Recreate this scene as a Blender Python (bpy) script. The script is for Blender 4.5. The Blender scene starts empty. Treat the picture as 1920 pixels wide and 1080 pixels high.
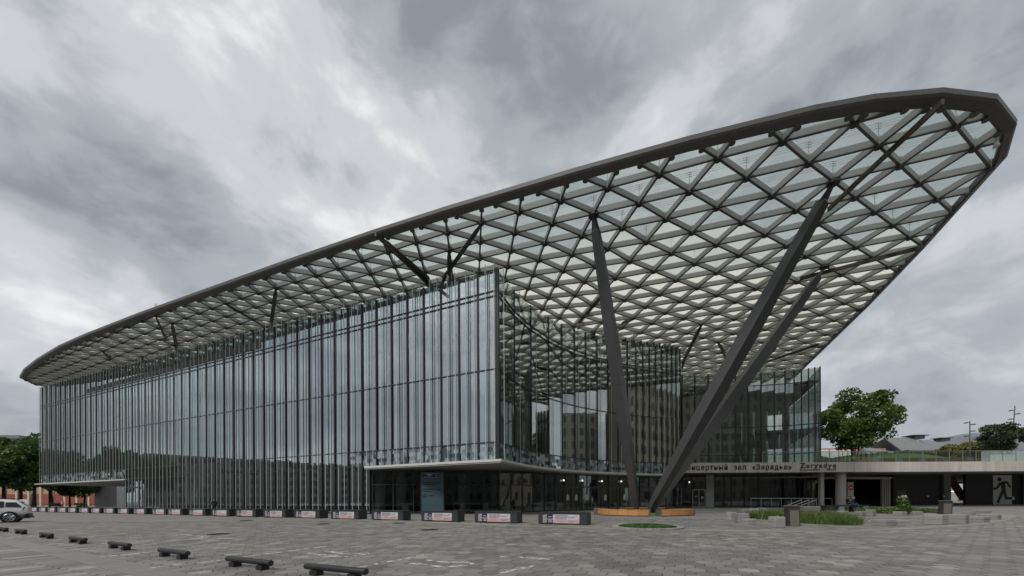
import bpy, bmesh, math, random
import numpy as np
from mathutils import Vector, Matrix
random.seed(7)
rnd = random.Random(11)
PI = math.pi
R = math.radians
SC = bpy.context.scene
COL = SC.collection

# ------------------------------------------------------------------ camera, sky, sun, exposure
EYE, FPX, ROLL = 1.5, 720.0, 0.005
cam = bpy.data.cameras.new("camera")
cam.sensor_width = 36.0
cam.lens = 36.0 * FPX / 1920.0
cam.shift_y = (936 - 540) / 1920.0
cam.clip_start = 0.1
cam.clip_end = 3000
camo = bpy.data.objects.new("camera", cam)
COL.objects.link(camo)
camo.matrix_world = Matrix.Translation((0, 0, EYE)) @ Matrix.Rotation(PI / 2, 4, 'X') @ Matrix.Rotation(-ROLL, 4, 'Z')
SC.camera = camo

SUN_EL, SUN_AZ = R(46), R(222)     # azimuth clockwise from +Y
world = bpy.data.worlds.new("World")
SC.world = world
world.use_nodes = True


def build_world():
    nt = world.node_tree
    nt.nodes.clear()
    N = nt.nodes.new
    L = nt.links.new
    out = N('ShaderNodeOutputWorld')
    bg = N('ShaderNodeBackground')
    bg.inputs['Strength'].default_value = 0.1
    L(bg.outputs[0], out.inputs[0])
    sky = N('ShaderNodeTexSky')
    sky.sky_type = 'NISHITA'
    sky.sun_disc = False
    sky.sun_elevation = SUN_EL
    sky.sun_rotation = SUN_AZ
    tc = N('ShaderNodeTexCoord')
    sep = N('ShaderNodeSeparateXYZ')
    L(tc.outputs['Generated'], sep.inputs[0])

    def math_(op, a, b=None):
        m = N('ShaderNodeMath')
        m.operation = op
        for k, x in enumerate((a, b)):
            if x is None:
                continue
            if isinstance(x, (int, float)):
                m.inputs[k].default_value = x
            else:
                L(x, m.inputs[k])
        return m.outputs[0]
    zc = math_('MAXIMUM', sep.outputs['Z'], 0.0)
    comb = N('ShaderNodeCombineXYZ')
    L(sep.outputs['X'], comb.inputs[0])
    L(sep.outputs['Y'], comb.inputs[1])
    L(math_('MULTIPLY', zc, 1.7), comb.inputs[2])

    def noise(scale, detail, rough, off, dist=0.0):
        mp = N('ShaderNodeMapping')
        mp.inputs['Location'].default_value = off
        L(comb.outputs[0], mp.inputs[0])
        n = N('ShaderNodeTexNoise')
        n.inputs['Scale'].default_value = scale
        n.inputs['Detail'].default_value = detail
        n.inputs['Roughness'].default_value = rough
        n.inputs['Distortion'].default_value = dist
        L(mp.outputs[0], n.inputs['Vector'])
        return n.outputs[0]
    n1 = noise(2.3, 9, 0.52, SKYOFF, 0.3)
    n2 = noise(7.0, 8, 0.56, (7.7, -2.3, 0.0), 0.4)
    mixn = math_('ADD', math_('MULTIPLY', n1, 0.74), math_('MULTIPLY', n2, 0.26))
    ramp = N('ShaderNodeValToRGB')
    cr = ramp.color_ramp
    cr.interpolation = 'EASE'
    e = cr.elements
    e[0].position, e[0].color = 0.35, (0.19, 0.208, 0.235, 1)
    e[1].position, e[1].color = 0.65, (0.64, 0.64, 0.638, 1)
    k = e.new(0.45); k.color = (0.295, 0.312, 0.335, 1)
    k = e.new(0.54); k.color = (0.43, 0.44, 0.455, 1)
    L(mixn, ramp.inputs[0])
    sc = N('ShaderNodeMix')
    sc.data_type = 'RGBA'
    sc.blend_type = 'MULTIPLY'
    sc.inputs[0].default_value = 1.0
    L(ramp.outputs[0], sc.inputs[6])
    sc.inputs[7].default_value = (CLOUD, CLOUD, CLOUD, 1)
    mx = N('ShaderNodeMix')
    mx.data_type = 'RGBA'
    mx.inputs[0].default_value = 0.95
    L(sky.outputs[0], mx.inputs[6])
    L(sc.outputs[2], mx.inputs[7])
    L(mx.outputs[2], bg.inputs[0])


CLOUD = 10.0
SKYOFF = (3.1, 1.4, 0.0)
build_world()
sun = bpy.data.lights.new("sun", 'SUN')
sun.energy = 1.3
sun.angle = R(12)
sun.color = (1.0, 0.96, 0.9)
suno = bpy.data.objects.new("sun", sun)
COL.objects.link(suno)
sd = Vector((math.sin(SUN_AZ) * math.cos(SUN_EL), math.cos(SUN_AZ) * math.cos(SUN_EL), math.sin(SUN_EL)))
suno.rotation_euler = sd.to_track_quat('Z', 'Y').to_euler()
SC.view_settings.view_transform = 'Standard'
SC.view_settings.look = 'None'
SC.view_settings.gamma = 1.0
SC.view_settings.exposure = 0.55
SC.render.engine = 'CYCLES'
SC.cycles.max_bounces = 8
SC.cycles.diffuse_bounces = 3
SC.cycles.glossy_bounces = 4
SC.cycles.transparent_max_bounces = 16
SC.cycles.caustics_reflective = False
SC.cycles.caustics_refractive = False
SC.cycles.sample_clamp_indirect = 6
SC.cycles.use_denoising = True


# ------------------------------------------------------------------ survey helpers (photo point + known height or depth -> place)
def _ru(u, v):
    du, dv = u - 960.0, 936.0 - v
    return (du + ROLL * dv) / FPX, (dv - ROLL * du) / FPX


def PY(u, v, Y):
    r, p = _ru(u, v)
    return Vector((r * Y, Y, EYE + p * Y))


def PZ(u, v, z):
    r, p = _ru(u, v)
    Y = (z - EYE) / p
    return Vector((r * Y, Y, z))


def PG(u, v):
    return PZ(u, v, 0.0)


# ------------------------------------------------------------------ materials
MATS = {}


def mat(name, color, rough=0.7, metal=0.0, var=0.0, vscale=2.0, bump=0.0, bscale=20.0, objrand=0.0, attr=None, spec=0.5):
    if name in MATS:
        return MATS[name]
    m = bpy.data.materials.new(name)
    m.use_nodes = True
    nt = m.node_tree
    b = nt.nodes['Principled BSDF']
    b.inputs['Roughness'].default_value = rough
    b.inputs['Metallic'].default_value = metal
    b.inputs['Specular IOR Level'].default_value = spec
    b.inputs['Base Color'].default_value = (*color, 1)
    N, L = nt.nodes.new, nt.links.new
    val = None
    tc = N('ShaderNodeTexCoord')
    geo = N('ShaderNodeNewGeometry')

    def mth(op, a, c):
        q = N('ShaderNodeMath')
        q.operation = op
        for k, x in enumerate((a, c)):
            if isinstance(x, (int, float)):
                q.inputs[k].default_value = x
            else:
                L(x, q.inputs[k])
        return q.outputs[0]
    terms = []
    if var:
        n = N('ShaderNodeTexNoise')
        n.inputs['Scale'].default_value = vscale
        n.inputs['Detail'].default_value = 6
        n.inputs['Roughness'].default_value = 0.65
        L(geo.outputs['Position'], n.inputs['Vector'])
        terms.append(mth('MULTIPLY', mth('SUBTRACT', n.outputs[0], 0.5), var * 2.4))
    if objrand:
        oi = N('ShaderNodeObjectInfo')
        terms.append(mth('MULTIPLY', mth('SUBTRACT', oi.outputs['Random'], 0.5), objrand * 2))
    if attr:
        at = N('ShaderNodeAttribute')
        at.attribute_name = attr[0]
        terms.append(mth('MULTIPLY', mth('SUBTRACT', at.outputs['Fac'], 0.5), attr[1] * 2))
    if terms:
        s = terms[0]
        for t in terms[1:]:
            s = mth('ADD', s, t)
        s = mth('MAXIMUM', mth('ADD', s, 1.0), 0.1)
        mx = N('ShaderNodeMix')
        mx.data_type = 'RGBA'
        mx.blend_type = 'MULTIPLY'
        mx.inputs[0].default_value = 1.0
        mx.inputs[6].default_value = (*color, 1)
        L(s, mx.inputs[7])
        L(mx.outputs[2], b.inputs['Base Color'])
    if bump:
        n = N('ShaderNodeTexNoise')
        n.inputs['Scale'].default_value = bscale
        n.inputs['Detail'].default_value = 4
        L(geo.outputs['Position'], n.inputs['Vector'])
        bp = N('ShaderNodeBump')
        bp.inputs['Strength'].default_value = bump
        bp.inputs['Distance'].default_value = 0.02
        L(n.outputs[0], bp.inputs['Height'])
        L(bp.outputs[0], b.inputs['Normal'])
    MATS[name] = m
    return m


def glass(name, trans, gloss, rough, base, edge, milky=0.0, milkcol=(0.8, 0.8, 0.76)):
    """architectural pane: see-through tint + mirror by angle (+ printed frit that scatters light)"""
    m = bpy.data.materials.new(name)
    m.use_nodes = True
    nt = m.node_tree
    nt.nodes.clear()
    N, L = nt.nodes.new, nt.links.new
    out = N('ShaderNodeOutputMaterial')
    tr = N('ShaderNodeBsdfTransparent')
    tr.inputs[0].default_value = (*trans, 1)
    gl = N('ShaderNodeBsdfGlossy')
    gl.inputs[0].default_value = (*gloss, 1)
    gl.inputs['Roughness'].default_value = rough
    lw = N('ShaderNodeLayerWeight')
    lw.inputs[0].default_value = 0.45
    mr = N('ShaderNodeMapRange')
    mr.inputs[3].default_value = base
    mr.inputs[4].default_value = edge
    L(lw.outputs['Facing'], mr.inputs[0])
    body = tr.outputs[0]
    if milky:
        ts = N('ShaderNodeBsdfTranslucent')
        ts.inputs[0].default_value = (*milkcol, 1)
        mm = N('ShaderNodeMixShader')
        mm.inputs[0].default_value = milky
        L(tr.outputs[0], mm.inputs[1])
        L(ts.outputs[0], mm.inputs[2])
        body = mm.outputs[0]
    mx = N('ShaderNodeMixShader')
    L(mr.outputs[0], mx.inputs[0])
    L(body, mx.inputs[1])
    L(gl.outputs[0], mx.inputs[2])
    L(mx.outputs[0], out.inputs[0])
    MATS[name] = m
    return m


glass('facade_glass', (0.66, 0.73, 0.70), (0.85, 0.92, 0.955), 0.012, 0.40, 0.85)
glass('curved_glass', (0.76, 0.81, 0.78), (0.80, 0.84, 0.84), 0.012, 0.22, 0.56)
glass('frit_faint', (0.92, 0.95, 0.95), (0.85, 0.9, 0.92), 0.25, 0.28, 0.5, 0.2)
glass('dark_glass', (0.74, 0.79, 0.77), (0.75, 0.8, 0.82), 0.012, 0.06, 0.42)
glass('roof_glass', (0.84, 0.88, 0.87), (0.8, 0.85, 0.85), 0.05, 0.03, 0.22, 0.12)
glass('roof_glass_part', (0.85, 0.88, 0.86), (0.8, 0.85, 0.85), 0.08, 0.03, 0.2, 0.34, (0.93, 0.93, 0.88))
glass('roof_glass_frit', (0.86, 0.87, 0.84), (0.8, 0.85, 0.85), 0.1, 0.03, 0.2, 0.62, (0.97, 0.96, 0.90))
glass('fin_glass', (0.96, 0.98, 0.97), (0.9, 0.94, 0.95), 0.01, 0.02, 0.28, 0.02, (0.75, 0.8, 0.79))
glass('rail_glass', (0.86, 0.93, 0.90), (0.85, 0.9, 0.9), 0.01, 0.06, 0.5)
STEEL = mat('steel_grey_paint', (0.355, 0.355, 0.346), 0.5, 0.0, 0.10, 0.7, objrand=0.08)
STEELD = mat('steel_dark_paint', (0.045, 0.045, 0.046), 0.45, 0.0, 0.12, 1.5)
FLANGE = mat('steel_flange_paint', (0.10, 0.10, 0.098), 0.5, 0.0, 0.1, 1.0)
RIM = mat('rim_grey_cladding', (0.092, 0.091, 0.088), 0.5, 0.0, 0.14, 0.8)
COLM = mat('column_graphite_paint', (0.062, 0.062, 0.065), 0.42, 0.0, 0.10, 1.2)
MULL = mat('mullion_dark_aluminium', (0.055, 0.058, 0.062), 0.35, 0.3)
CANW = mat('canopy_white_edge', (0.62, 0.62, 0.61), 0.5, 0, 0.06, 2)
SOFF = mat('soffit_grey_panel', (0.34, 0.34, 0.33), 0.6, 0, 0.06, 1)
CONC = mat('pale_concrete', (0.40, 0.385, 0.36), 0.85, 0, 0.14, 1.4, 0.2, 30)
CONCB = mat('block_concrete', (0.285, 0.28, 0.272), 0.85, 0, 0.18, 2.5, 0.3, 30, objrand=0.13)
FASC = mat('fascia_stone', (0.58, 0.545, 0.495), 0.8, 0, 0.10, 1.2, 0.1, 30, objrand=0.10)
BLACKW = mat('black_stone_wall', (0.018, 0.02, 0.022), 0.5, 0, 0.3, 0.8)
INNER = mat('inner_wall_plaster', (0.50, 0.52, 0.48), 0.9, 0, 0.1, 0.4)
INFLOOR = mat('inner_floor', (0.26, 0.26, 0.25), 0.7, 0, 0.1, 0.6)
INCOL = mat('inner_column', (0.55, 0.59, 0.54), 0.7)
LETTER = mat('lettering_black', (0.015, 0.015, 0.016), 0.5)
WHITE = mat('white_print', (0.72, 0.72, 0.70), 0.6)
WOOD = mat('larch_wood', (0.50, 0.245, 0.085), 0.55, 0, 0.25, 6, 0.2, 40, objrand=0.12)
WOODD = mat('wood_weathered', (0.27, 0.15, 0.075), 0.6, 0, 0.2, 4)
RUBBER = mat('black_rubber', (0.016, 0.017, 0.02), 0.55, 0, 0.15, 8)
BENCH = mat('bench_anthracite', (0.03, 0.033, 0.040), 0.5, 0, 0.2, 3)
GREENG = mat('lawn_green', (0.065, 0.14, 0.028), 0.9, 0, 0.35, 6, 0.6, 60)
BARK = mat('bark', (0.055, 0.042, 0.032), 0.95, 0, 0.3, 6, 0.5, 20)
SKIN = mat('skin', (0.48, 0.28, 0.20), 0.6)


# ------------------------------------------------------------------ mesh helpers
class MB:
    def __init__(s):
        s.v, s.f, s.m, s.a = [], [], [], []

    def poly(s, pts, m=0, a=0.5):
        k = len(s.v)
        s.v += [tuple(p) for p in pts]
        s.f.append(tuple(range(k, k + len(pts))))
        s.m.append(m)
        s.a.append(a)

    def hexa(s, p, m=0, a=0.5):
        """8 corners: 4 bottom ccw, 4 top ccw"""
        k = len(s.v)
        s.v += [tuple(q) for q in p]
        for q in ((3, 2, 1, 0), (4, 5, 6, 7), (0, 1, 5, 4), (1, 2, 6, 5), (2, 3, 7, 6), (3, 0, 4, 7)):
            s.f.append(tuple(k + i for i in q))
            s.m.append(m)
            s.a.append(a)

    def box(s, c, sx, sy, sz, rz=0.0, m=0, a=0.5):
        """centre of base c, full sizes"""
        ca, sa = math.cos(rz), math.sin(rz)
        P = []
        for z in (0, sz):
            for x, y in ((-.5, -.5), (.5, -.5), (.5, .5), (-.5, .5)):
                X, Y = x * sx, y * sy
                P.append((c[0] + X * ca - Y * sa, c[1] + X * sa + Y * ca, c[2] + z))
        s.hexa(P, m, a)

    def beam(s, p, q, w, z0, z1, m=0, a=0.5):
        """vertical plate between two plan points"""
        d = Vector((q[0] - p[0], q[1] - p[1]))
        if d.length < 1e-6:
            return
        d.normalize()
        n = Vector((-d.y, d.x)) * w / 2
        b = [(p[0] - n.x, p[1] - n.y), (q[0] - n.x, q[1] - n.y), (q[0] + n.x, q[1] + n.y), (p[0] + n.x, p[1] + n.y)]
        s.hexa([(x, y, z0) for x, y in b] + [(x, y, z1) for x, y in b], m, a)

    def prism(s, pts, z0, z1, m=0, a=0.5, ms=None):
        ar = sum(pts[i][0] * pts[(i + 1) % len(pts)][1] - pts[(i + 1) % len(pts)][0] * pts[i][1] for i in range(len(pts)))
        if ar < 0:
            pts = pts[::-1]
        n = len(pts)
        k = len(s.v)
        s.v += [(p[0], p[1], z0) for p in pts] + [(p[0], p[1], z1) for p in pts]
        fs = [tuple(range(k + n - 1, k - 1, -1)), tuple(range(k + n, k + 2 * n))]
        fs += [(k + i, k + (i + 1) % n, k + n + (i + 1) % n, k + n + i) for i in range(n)]
        for q, f in enumerate(fs):
            s.f.append(f)
            s.m.append(m if (q < 2 or ms is None) else ms)
            s.a.append(a)

    def tube(s, pts, rad, n=8, m=0, cap=True, a=0.5):
        pts = [Vector(p) for p in pts]
        if not isinstance(rad, (list, tuple)):
            rad = [rad] * len(pts)
        k = len(s.v)
        ref = Vector((0, 0, 1))
        for i, p in enumerate(pts):
            d = (pts[min(i + 1, len(pts) - 1)] - pts[max(i - 1, 0)]).normalized()
            rf = ref if abs(d.z) < 0.95 else Vector((1, 0, 0))
            x = d.cross(rf).normalized()
            y = d.cross(x)
            for j in range(n):
                t = 2 * PI * j / n
                s.v.append(tuple(p + (x * math.cos(t) + y * math.sin(t)) * rad[i]))
        for i in range(len(pts) - 1):
            for j in range(n):
                A = k + i * n + j
                B = k + i * n + (j + 1) % n
                s.f.append((A, B, B + n, A + n))
                s.m.append(m)
                s.a.append(a)
        if cap:
            s.f.append(tuple(k + j for j in range(n - 1, -1, -1)))
            e = k + (len(pts) - 1) * n
            s.f.append(tuple(e + j for j in range(n)))
            s.m += [m, m]
            s.a += [a, a]

    def mesh(s, name, mats, smooth=False, attr=None):
        me = bpy.data.meshes.new(name)
        me.from_pydata(s.v, [], s.f)
        for q in (mats if isinstance(mats, (list, tuple)) else [mats]):
            me.materials.append(q)
        if any(s.m):
            me.polygons.foreach_set('material_index', s.m)
        if smooth:
            me.polygons.foreach_set('use_smooth', [True] * len(s.f))
        if attr:
            at = me.attributes.new(attr, 'FLOAT', 'FACE')
            at.data.foreach_set('value', s.a)
        me.update()
        return me

    def build(s, name, mats, parent=None, smooth=False, attr=None, recalc=False, loc=None):
        me = s.mesh(name, mats, smooth, attr)
        if recalc:
            bm = bmesh.new()
            bm.from_mesh(me)
            bmesh.ops.recalc_face_normals(bm, faces=bm.faces)
            bm.to_mesh(me)
            bm.free()
        return obj(name, me, parent, loc)


def obj(name, me, parent=None, loc=None, rz=None):
    o = bpy.data.objects.new(name, me)
    COL.objects.link(o)
    if parent is not None:
        o.parent = parent
    if loc is not None:
        o.location = loc
    if rz is not None:
        o.rotation_euler = (0, 0, rz)
    return o


def thing(name, label, cat, loc=(0, 0, 0), rz=0.0, group=None):
    o = obj(name, None, None, loc, rz)
    return tag(o, label, cat, group)


def tag(o, label, cat, group=None, kind=None):
    o['label'] = label
    if cat:
        o['category'] = cat
    if group:
        o['group'] = group
    if kind:
        o['kind'] = kind
    return o


def part(name, parent, label=None):
    """an empty part that parents sub-parts"""
    o = obj(name, None, parent)
    if label:
        o['label'] = label
    return o


def struct(o):
    o['kind'] = 'structure'
    return o


def stuff(o):
    o['kind'] = 'stuff'
    return o


def copy_tree(o, parent=None):
    c = o.copy()
    COL.objects.link(c)
    c.parent = parent
    for ch in list(o.children):
        copy_tree(ch, c)
    return c


FONT_DEPS = []


def text_mesh(body, size, extrude, m, align='LEFT', space=1.0, bold=0.0):
    cu = bpy.data.curves.new('txt', 'FONT')
    cu.body = body
    cu.size = size
    cu.extrude = extrude
    cu.align_x = align
    cu.space_character = space
    cu.offset = bold
    cu.resolution_u = 3
    o = bpy.data.objects.new('txt', cu)
    COL.objects.link(o)
    dg = bpy.context.evaluated_depsgraph_get()
    me = bpy.data.meshes.new_from_object(o.evaluated_get(dg))
    bpy.data.objects.remove(o)
    me.materials.clear()
    me.materials.append(m)
    return me


LETTER_MAT = mat('lettering_black', (0.015, 0.015, 0.016), 0.5)
SIGN_TEXT = ('Концертный  зал  «Зарядье»', 'Zaryadye', 'Concert   Hall')


def ext(t):
    xs = [v.co.x for v in text_mesh(t, 1.0, 0.03, LETTER_MAT, 'LEFT', 1.25, 0.012).vertices]
    return min(xs), max(xs)


GLYPH = {ch: text_mesh(ch, 1.0, 0.03, LETTER_MAT, 'LEFT', 1.25, 0.012) for ch in set(''.join(SIGN_TEXT)) if ch != ' '}
ADV = {t: [ext(t[:k + 1]) for k in range(len(t))] for t in SIGN_TEXT}
POSTER_TEXT = text_mesh('МОСКОВСКИЕ СЕЗОНЫ', 0.115, 0.001, mat('poster_ink', (0.10, 0.09, 0.16), 0.5))
PLATE_TEXT = text_mesh('4', 0.30, 0.004, mat('white_print', (0.72, 0.72, 0.70), 0.6), 'CENTER')
ORD = ['first', 'second', 'third', 'fourth', 'fifth', 'sixth', 'seventh', 'eighth', 'ninth', 'tenth', 'eleventh', 'twelfth',
       'thirteenth', 'fourteenth', 'fifteenth', 'sixteenth', 'seventeenth', 'eighteenth', 'nineteenth', 'twentieth',
       'twenty-first', 'twenty-second', 'twenty-third', 'twenty-fourth', 'twenty-fifth', 'twenty-sixth']

# ------------------------------------------------------------------ building axes
AX = Vector((-0.912, 0.410))          # along the long glass front, away from the corner
AX.normalize()
BX = Vector((-AX.y * -1, -AX.x))      # into the building
BX = Vector((AX.y, -AX.x))            # = (0.41, 0.912)
CZ = 3.5 * FPX / 74.0
C0 = Vector(((935 - 960) / FPX * CZ, CZ))     # glass corner in plan


def on_line(u, p, d):
    """plan point where the sight line through column u meets the line p + t d"""
    k = (u - 960.0) / FPX
    t = (k * p.y - p.x) / (d.x - k * d.y)
    return t


LF = on_line(77, C0, AX)              # length of the long front
Z1, Z2, Z3, Z4, Z5 = 5.0, 6.6, 13.1, 19.6, 20.05


def ztop_left(s):
    return 21.9 + 1.7 * min(1, s / LF)


# ================================================================== GROUND
def build_ground():
    m = bpy.data.materials.new('paved_ground')
    m.use_nodes = True
    nt = m.node_tree
    N, L = nt.nodes.new, nt.links.new
    b = nt.nodes['Principled BSDF']
    b.inputs['Roughness'].default_value = 0.7
    geo = N('ShaderNodeNewGeometry')
    vor = N('ShaderNodeTexVoronoi')
    vor.inputs['Scale'].default_value = 2.2
    vor.inputs['Randomness'].default_value = 0.5
    L(geo.outputs['Position'], vor.inputs['Vector'])
    hsv = N('ShaderNodeSeparateColor')
    L(vor.outputs['Color'], hsv.inputs[0])
    n = N('ShaderNodeTexNoise')
    n.inputs['Scale'].default_value = 0.25
    n.inputs['Detail'].default_value = 6
    L(geo.outputs['Position'], n.inputs['Vector'])
    rp = N('ShaderNodeValToRGB')
    rp.color_ramp.elements[0].color = (0.155, 0.15, 0.141, 1)
    rp.color_ramp.elements[1].color = (0.27, 0.26, 0.243, 1)
    ad = N('ShaderNodeMath')
    ad.operation = 'MULTIPLY_ADD'
    L(hsv.outputs[0], ad.inputs[0])
    ad.inputs[1].default_value = 0.45
    L(n.outputs[0], ad.inputs[2])
    sb = N('ShaderNodeMath')
    sb.operation = 'SUBTRACT'
    L(ad.outputs[0], sb.inputs[0])
    sb.inputs[1].default_value = 0.22
    L(sb.outputs[0], rp.inputs[0])
    L(rp.outputs[0], b.inputs['Base Color'])
    mb = MB()
    S = 900
    mb.poly([(-S, -S, 0), (S, -S, 0), (S, S, 0), (-S, S, 0)])
    g = mb.build('ground', m)
    struct(g)

    # hexagonal pavers: the near square built stone by stone
    pav_o = mat('paver_stone', (0.205, 0.197, 0.183), 0.62, 0, 0.27, 0.55, 0.15, 60, objrand=0.26)
    pav_s = mat('paver_stone_field', (0.205, 0.197, 0.183), 0.62, 0, 0.27, 0.55, 0.15, 60, attr=('tone', 0.26))
    pale_o = mat('paver_stone_pale', (0.30, 0.285, 0.262), 0.62, 0, 0.15, 0.6, 0.1, 60, objrand=0.12)
    ang = math.atan2(BX.y, BX.x)
    ex, ey = Vector((math.cos(ang), math.sin(ang))), Vector((-math.sin(ang), math.cos(ang)))

    # granite strip dividing the two fields: through these ground points
    s0, s1 = PG(0, 1012), PG(300, 1078)
    sdir = Vector((s1.x - s0.x, s1.y - s0.y)).normalized()
    snor = Vector((sdir.y, -sdir.x))          # towards the camera side
    if snor.y > 0:
        snor = -snor

    def side(p):
        return (Vector(p) - Vector((s0.x, s0.y))).dot(snor)

    def hexpts(c, lx, wy, g=0.009):
        """elongated hexagon: lx tip to tip along ex, wy across"""
        h, q = wy / 2 - g, lx / 2 - g
        tip = wy * 0.29
        return [c + ex * x + ey * y for x, y in ((-q, 0), (-q + tip, -h), (q - tip, -h), (q, 0), (q - tip, h), (-q + tip, h))]

    def field(lx, wy, cond):
        tip = wy * 0.29
        px, py = 2 * (lx - tip), wy
        res = []
        for i in range(-140, 140):
            for j in range(-160, 160):
                for k in (0, 1):
                    c = ex * ((i + 0.5 * k) * px) + ey * ((j + 0.5 * k) * py)
                    if 2.6 < c.y < 27 and abs(c.x) < 1.42 * c.y + 2.5 and cond(c):
                        res.append((c, lx, wy))
        return res
    stones = field(0.50, 0.40, lambda c: side(c) < 0.0) + field(1.15, 0.36, lambda c: side(c) > -0.3)

    def clip_side(pts, sgn):
        """keep the part of a stone beyond the strip's edge"""
        res = []
        for k in range(len(pts)):
            a_, b_ = pts[k], pts[(k + 1) % len(pts)]
            da, db = sgn * side(a_) - 0.315, sgn * side(b_) - 0.315
            if da >= 0:
                res.append(a_)
            if da * db < 0:
                res.append(a_.lerp(b_, da / (da - db)))
        return res
    vis = sorted([s for s in stones if s[0].y > 7.1 and abs(s[0].x) < 1.335 * s[0].y and abs(side(s[0])) > s[1] / 2 + 0.35], key=lambda s: s[0].length)
    near = set(id(s) for s in vis[:300])
    protos = {}
    f = MB()
    f2 = MB()
    nobj = 0
    r = random.Random(3)
    for s in stones:
        c, lx, wy = s
        pale = r.random() < (0.045 if lx < 1 else 0.10)
        dz = r.uniform(-0.002, 0.003)
        cut = abs(side(c)) < lx / 2 + 0.35
        if cut:
            pts = clip_side(hexpts(c, lx, wy), 1 if lx > 1 else -1)
            if len(pts) > 2:
                (f2 if pale else f).prism([(p.x, p.y) for p in pts], -0.03, 0.012 + dz, a=r.random())
        elif id(s) in near:
            key = (lx, pale)
            if key not in protos:
                q = MB()
                q.prism([(p.x, p.y) for p in hexpts(Vector((0, 0)), lx, wy)], -0.03, 0.012)
                protos[key] = q.mesh('paver', pale_o if pale else pav_o)
            obj('paver', protos[key], g, (c.x, c.y, dz))
            nobj += 1
        else:
            pts = [(p.x, p.y) for p in hexpts(c, lx, wy)]
            (f2 if pale else f).prism(pts, -0.03, 0.012 + dz, a=r.random())
    stuff(f.build('paver_field', pav_s, g, attr='tone'))
    stuff(f2.build('pale_paver_field', pale_o, g))
    # granite strip in slabs
    band = mat('granite_strip', (0.215, 0.21, 0.20), 0.65, 0, 0.15, 1.5, 0.1, 50, objrand=0.08)
    o0 = Vector((s0.x, s0.y))
    for k in range(-14, 32):
        a0, a1 = o0 + sdir * (k * 1.2 + 0.006), o0 + sdir * ((k + 1) * 1.2 - 0.006)
        q = MB()
        q.beam(a0, a1, 0.62, -0.03, 0.016)
        q.build('strip_slab', band, g)

    q = MB()
    q.poly([(-48, 2.4, 0.003), (48, 2.4, 0.003), (48, 27.4, 0.003), (-48, 27.4, 0.003)])
    q.build('joint_bed', mat('joint_sand', (0.055, 0.05, 0.045), 0.95, 0, 0.3, 3), g)
    # pale border bands of the pavement
    bandm = mat('pale_border_stone', (0.27, 0.255, 0.225), 0.75, 0, 0.2, 1.0, 0.1, 40, objrand=0.12)

    def border(pix, w, zt=0.022):
        P = [PG(u, v) for u, v in pix]
        P = [Vector((p.x, p.y)) for p in P]
        pts = []
        for i in range(len(P) - 1):
            n = max(1, int((P[i + 1] - P[i]).length / 1.6))
            pts += [P[i].lerp(P[i + 1], k / n) for k in range(n)]
        pts.append(P[-1])
        for i in range(len(pts) - 1):
            d = (pts[i + 1] - pts[i]).normalized()
            q = MB()
            q.beam(pts[i] + d * 0.008, pts[i + 1] - d * 0.008, w, -0.03, zt)
            q.build('border_slab', bandm, g)
    border([(1000, 987.5), (870, 982), (700, 975.5), (560, 971.5), (470, 969), (400, 967.5), (300, 965.5), (180, 963.5)], 0.8)
    border([(1000, 987.5), (1130, 991), (1290, 993.5), (1400, 996), (1500, 997), (1600, 996), (1680, 992.5), (1760, 988), (1830, 983), (1875, 976), (1893, 969), (1885, 963)], 0.7)
    # asphalt-like plain slab where the drive sweeps to the underpass (right)
    drive = mat('drive_surface', (0.165, 0.163, 0.158), 0.7, 0, 0.18, 0.35, 0.1, 40)
    q = MB()
    pix = [(1905, 968), (1880, 980), (1800, 991), (1700, 998), (2100, 1010), (2300, 980), (2200, 957), (1700, 949.5), (1690, 950.8), (1850, 953), (1900, 960)]
    return g


GROUND = build_ground()


# ------------------------------------------------------------------ worn paint and covers on the square
def worn_paint():
    m = bpy.data.materials.new('worn_white_paint')
    m.use_nodes = True
    nt = m.node_tree
    N, L = nt.nodes.new, nt.links.new
    b = nt.nodes['Principled BSDF']
    b.inputs['Base Color'].default_value = (0.62, 0.61, 0.58, 1)
    b.inputs['Roughness'].default_value = 0.8
    geo = N('ShaderNodeNewGeometry')
    n = N('ShaderNodeTexNoise')
    n.inputs['Scale'].default_value = 5.0
    n.inputs['Detail'].default_value = 8
    n.inputs['Roughness'].default_value = 0.7
    L(geo.outputs['Position'], n.inputs['Vector'])
    r = N('ShaderNodeMapRange')
    r.inputs[1].default_value = 0.46
    r.inputs[2].default_value = 0.54
    L(n.outputs[0], r.inputs[0])
    L(r.outputs[0], b.inputs['Alpha'])
    return m


PAINT = worn_paint()
lines = [((183, 1046), (296, 1034.5)), ((370, 1057), (640, 1021)), ((595, 1080), (815, 1038)), ((283, 1066), (345, 1058)),
         ((100, 1013), (240, 1000)), ((930, 1078), (1000, 1062)), ((20, 1008), (110, 1001))]
for k, (p, q) in enumerate(lines):
    a, b = PG(*p), PG(*q)
    mb = MB()
    mb.beam((a.x, a.y), (b.x, b.y), 0.11, 0.0125, 0.0165)
    o = mb.build('parking_line', PAINT, GROUND)
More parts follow.
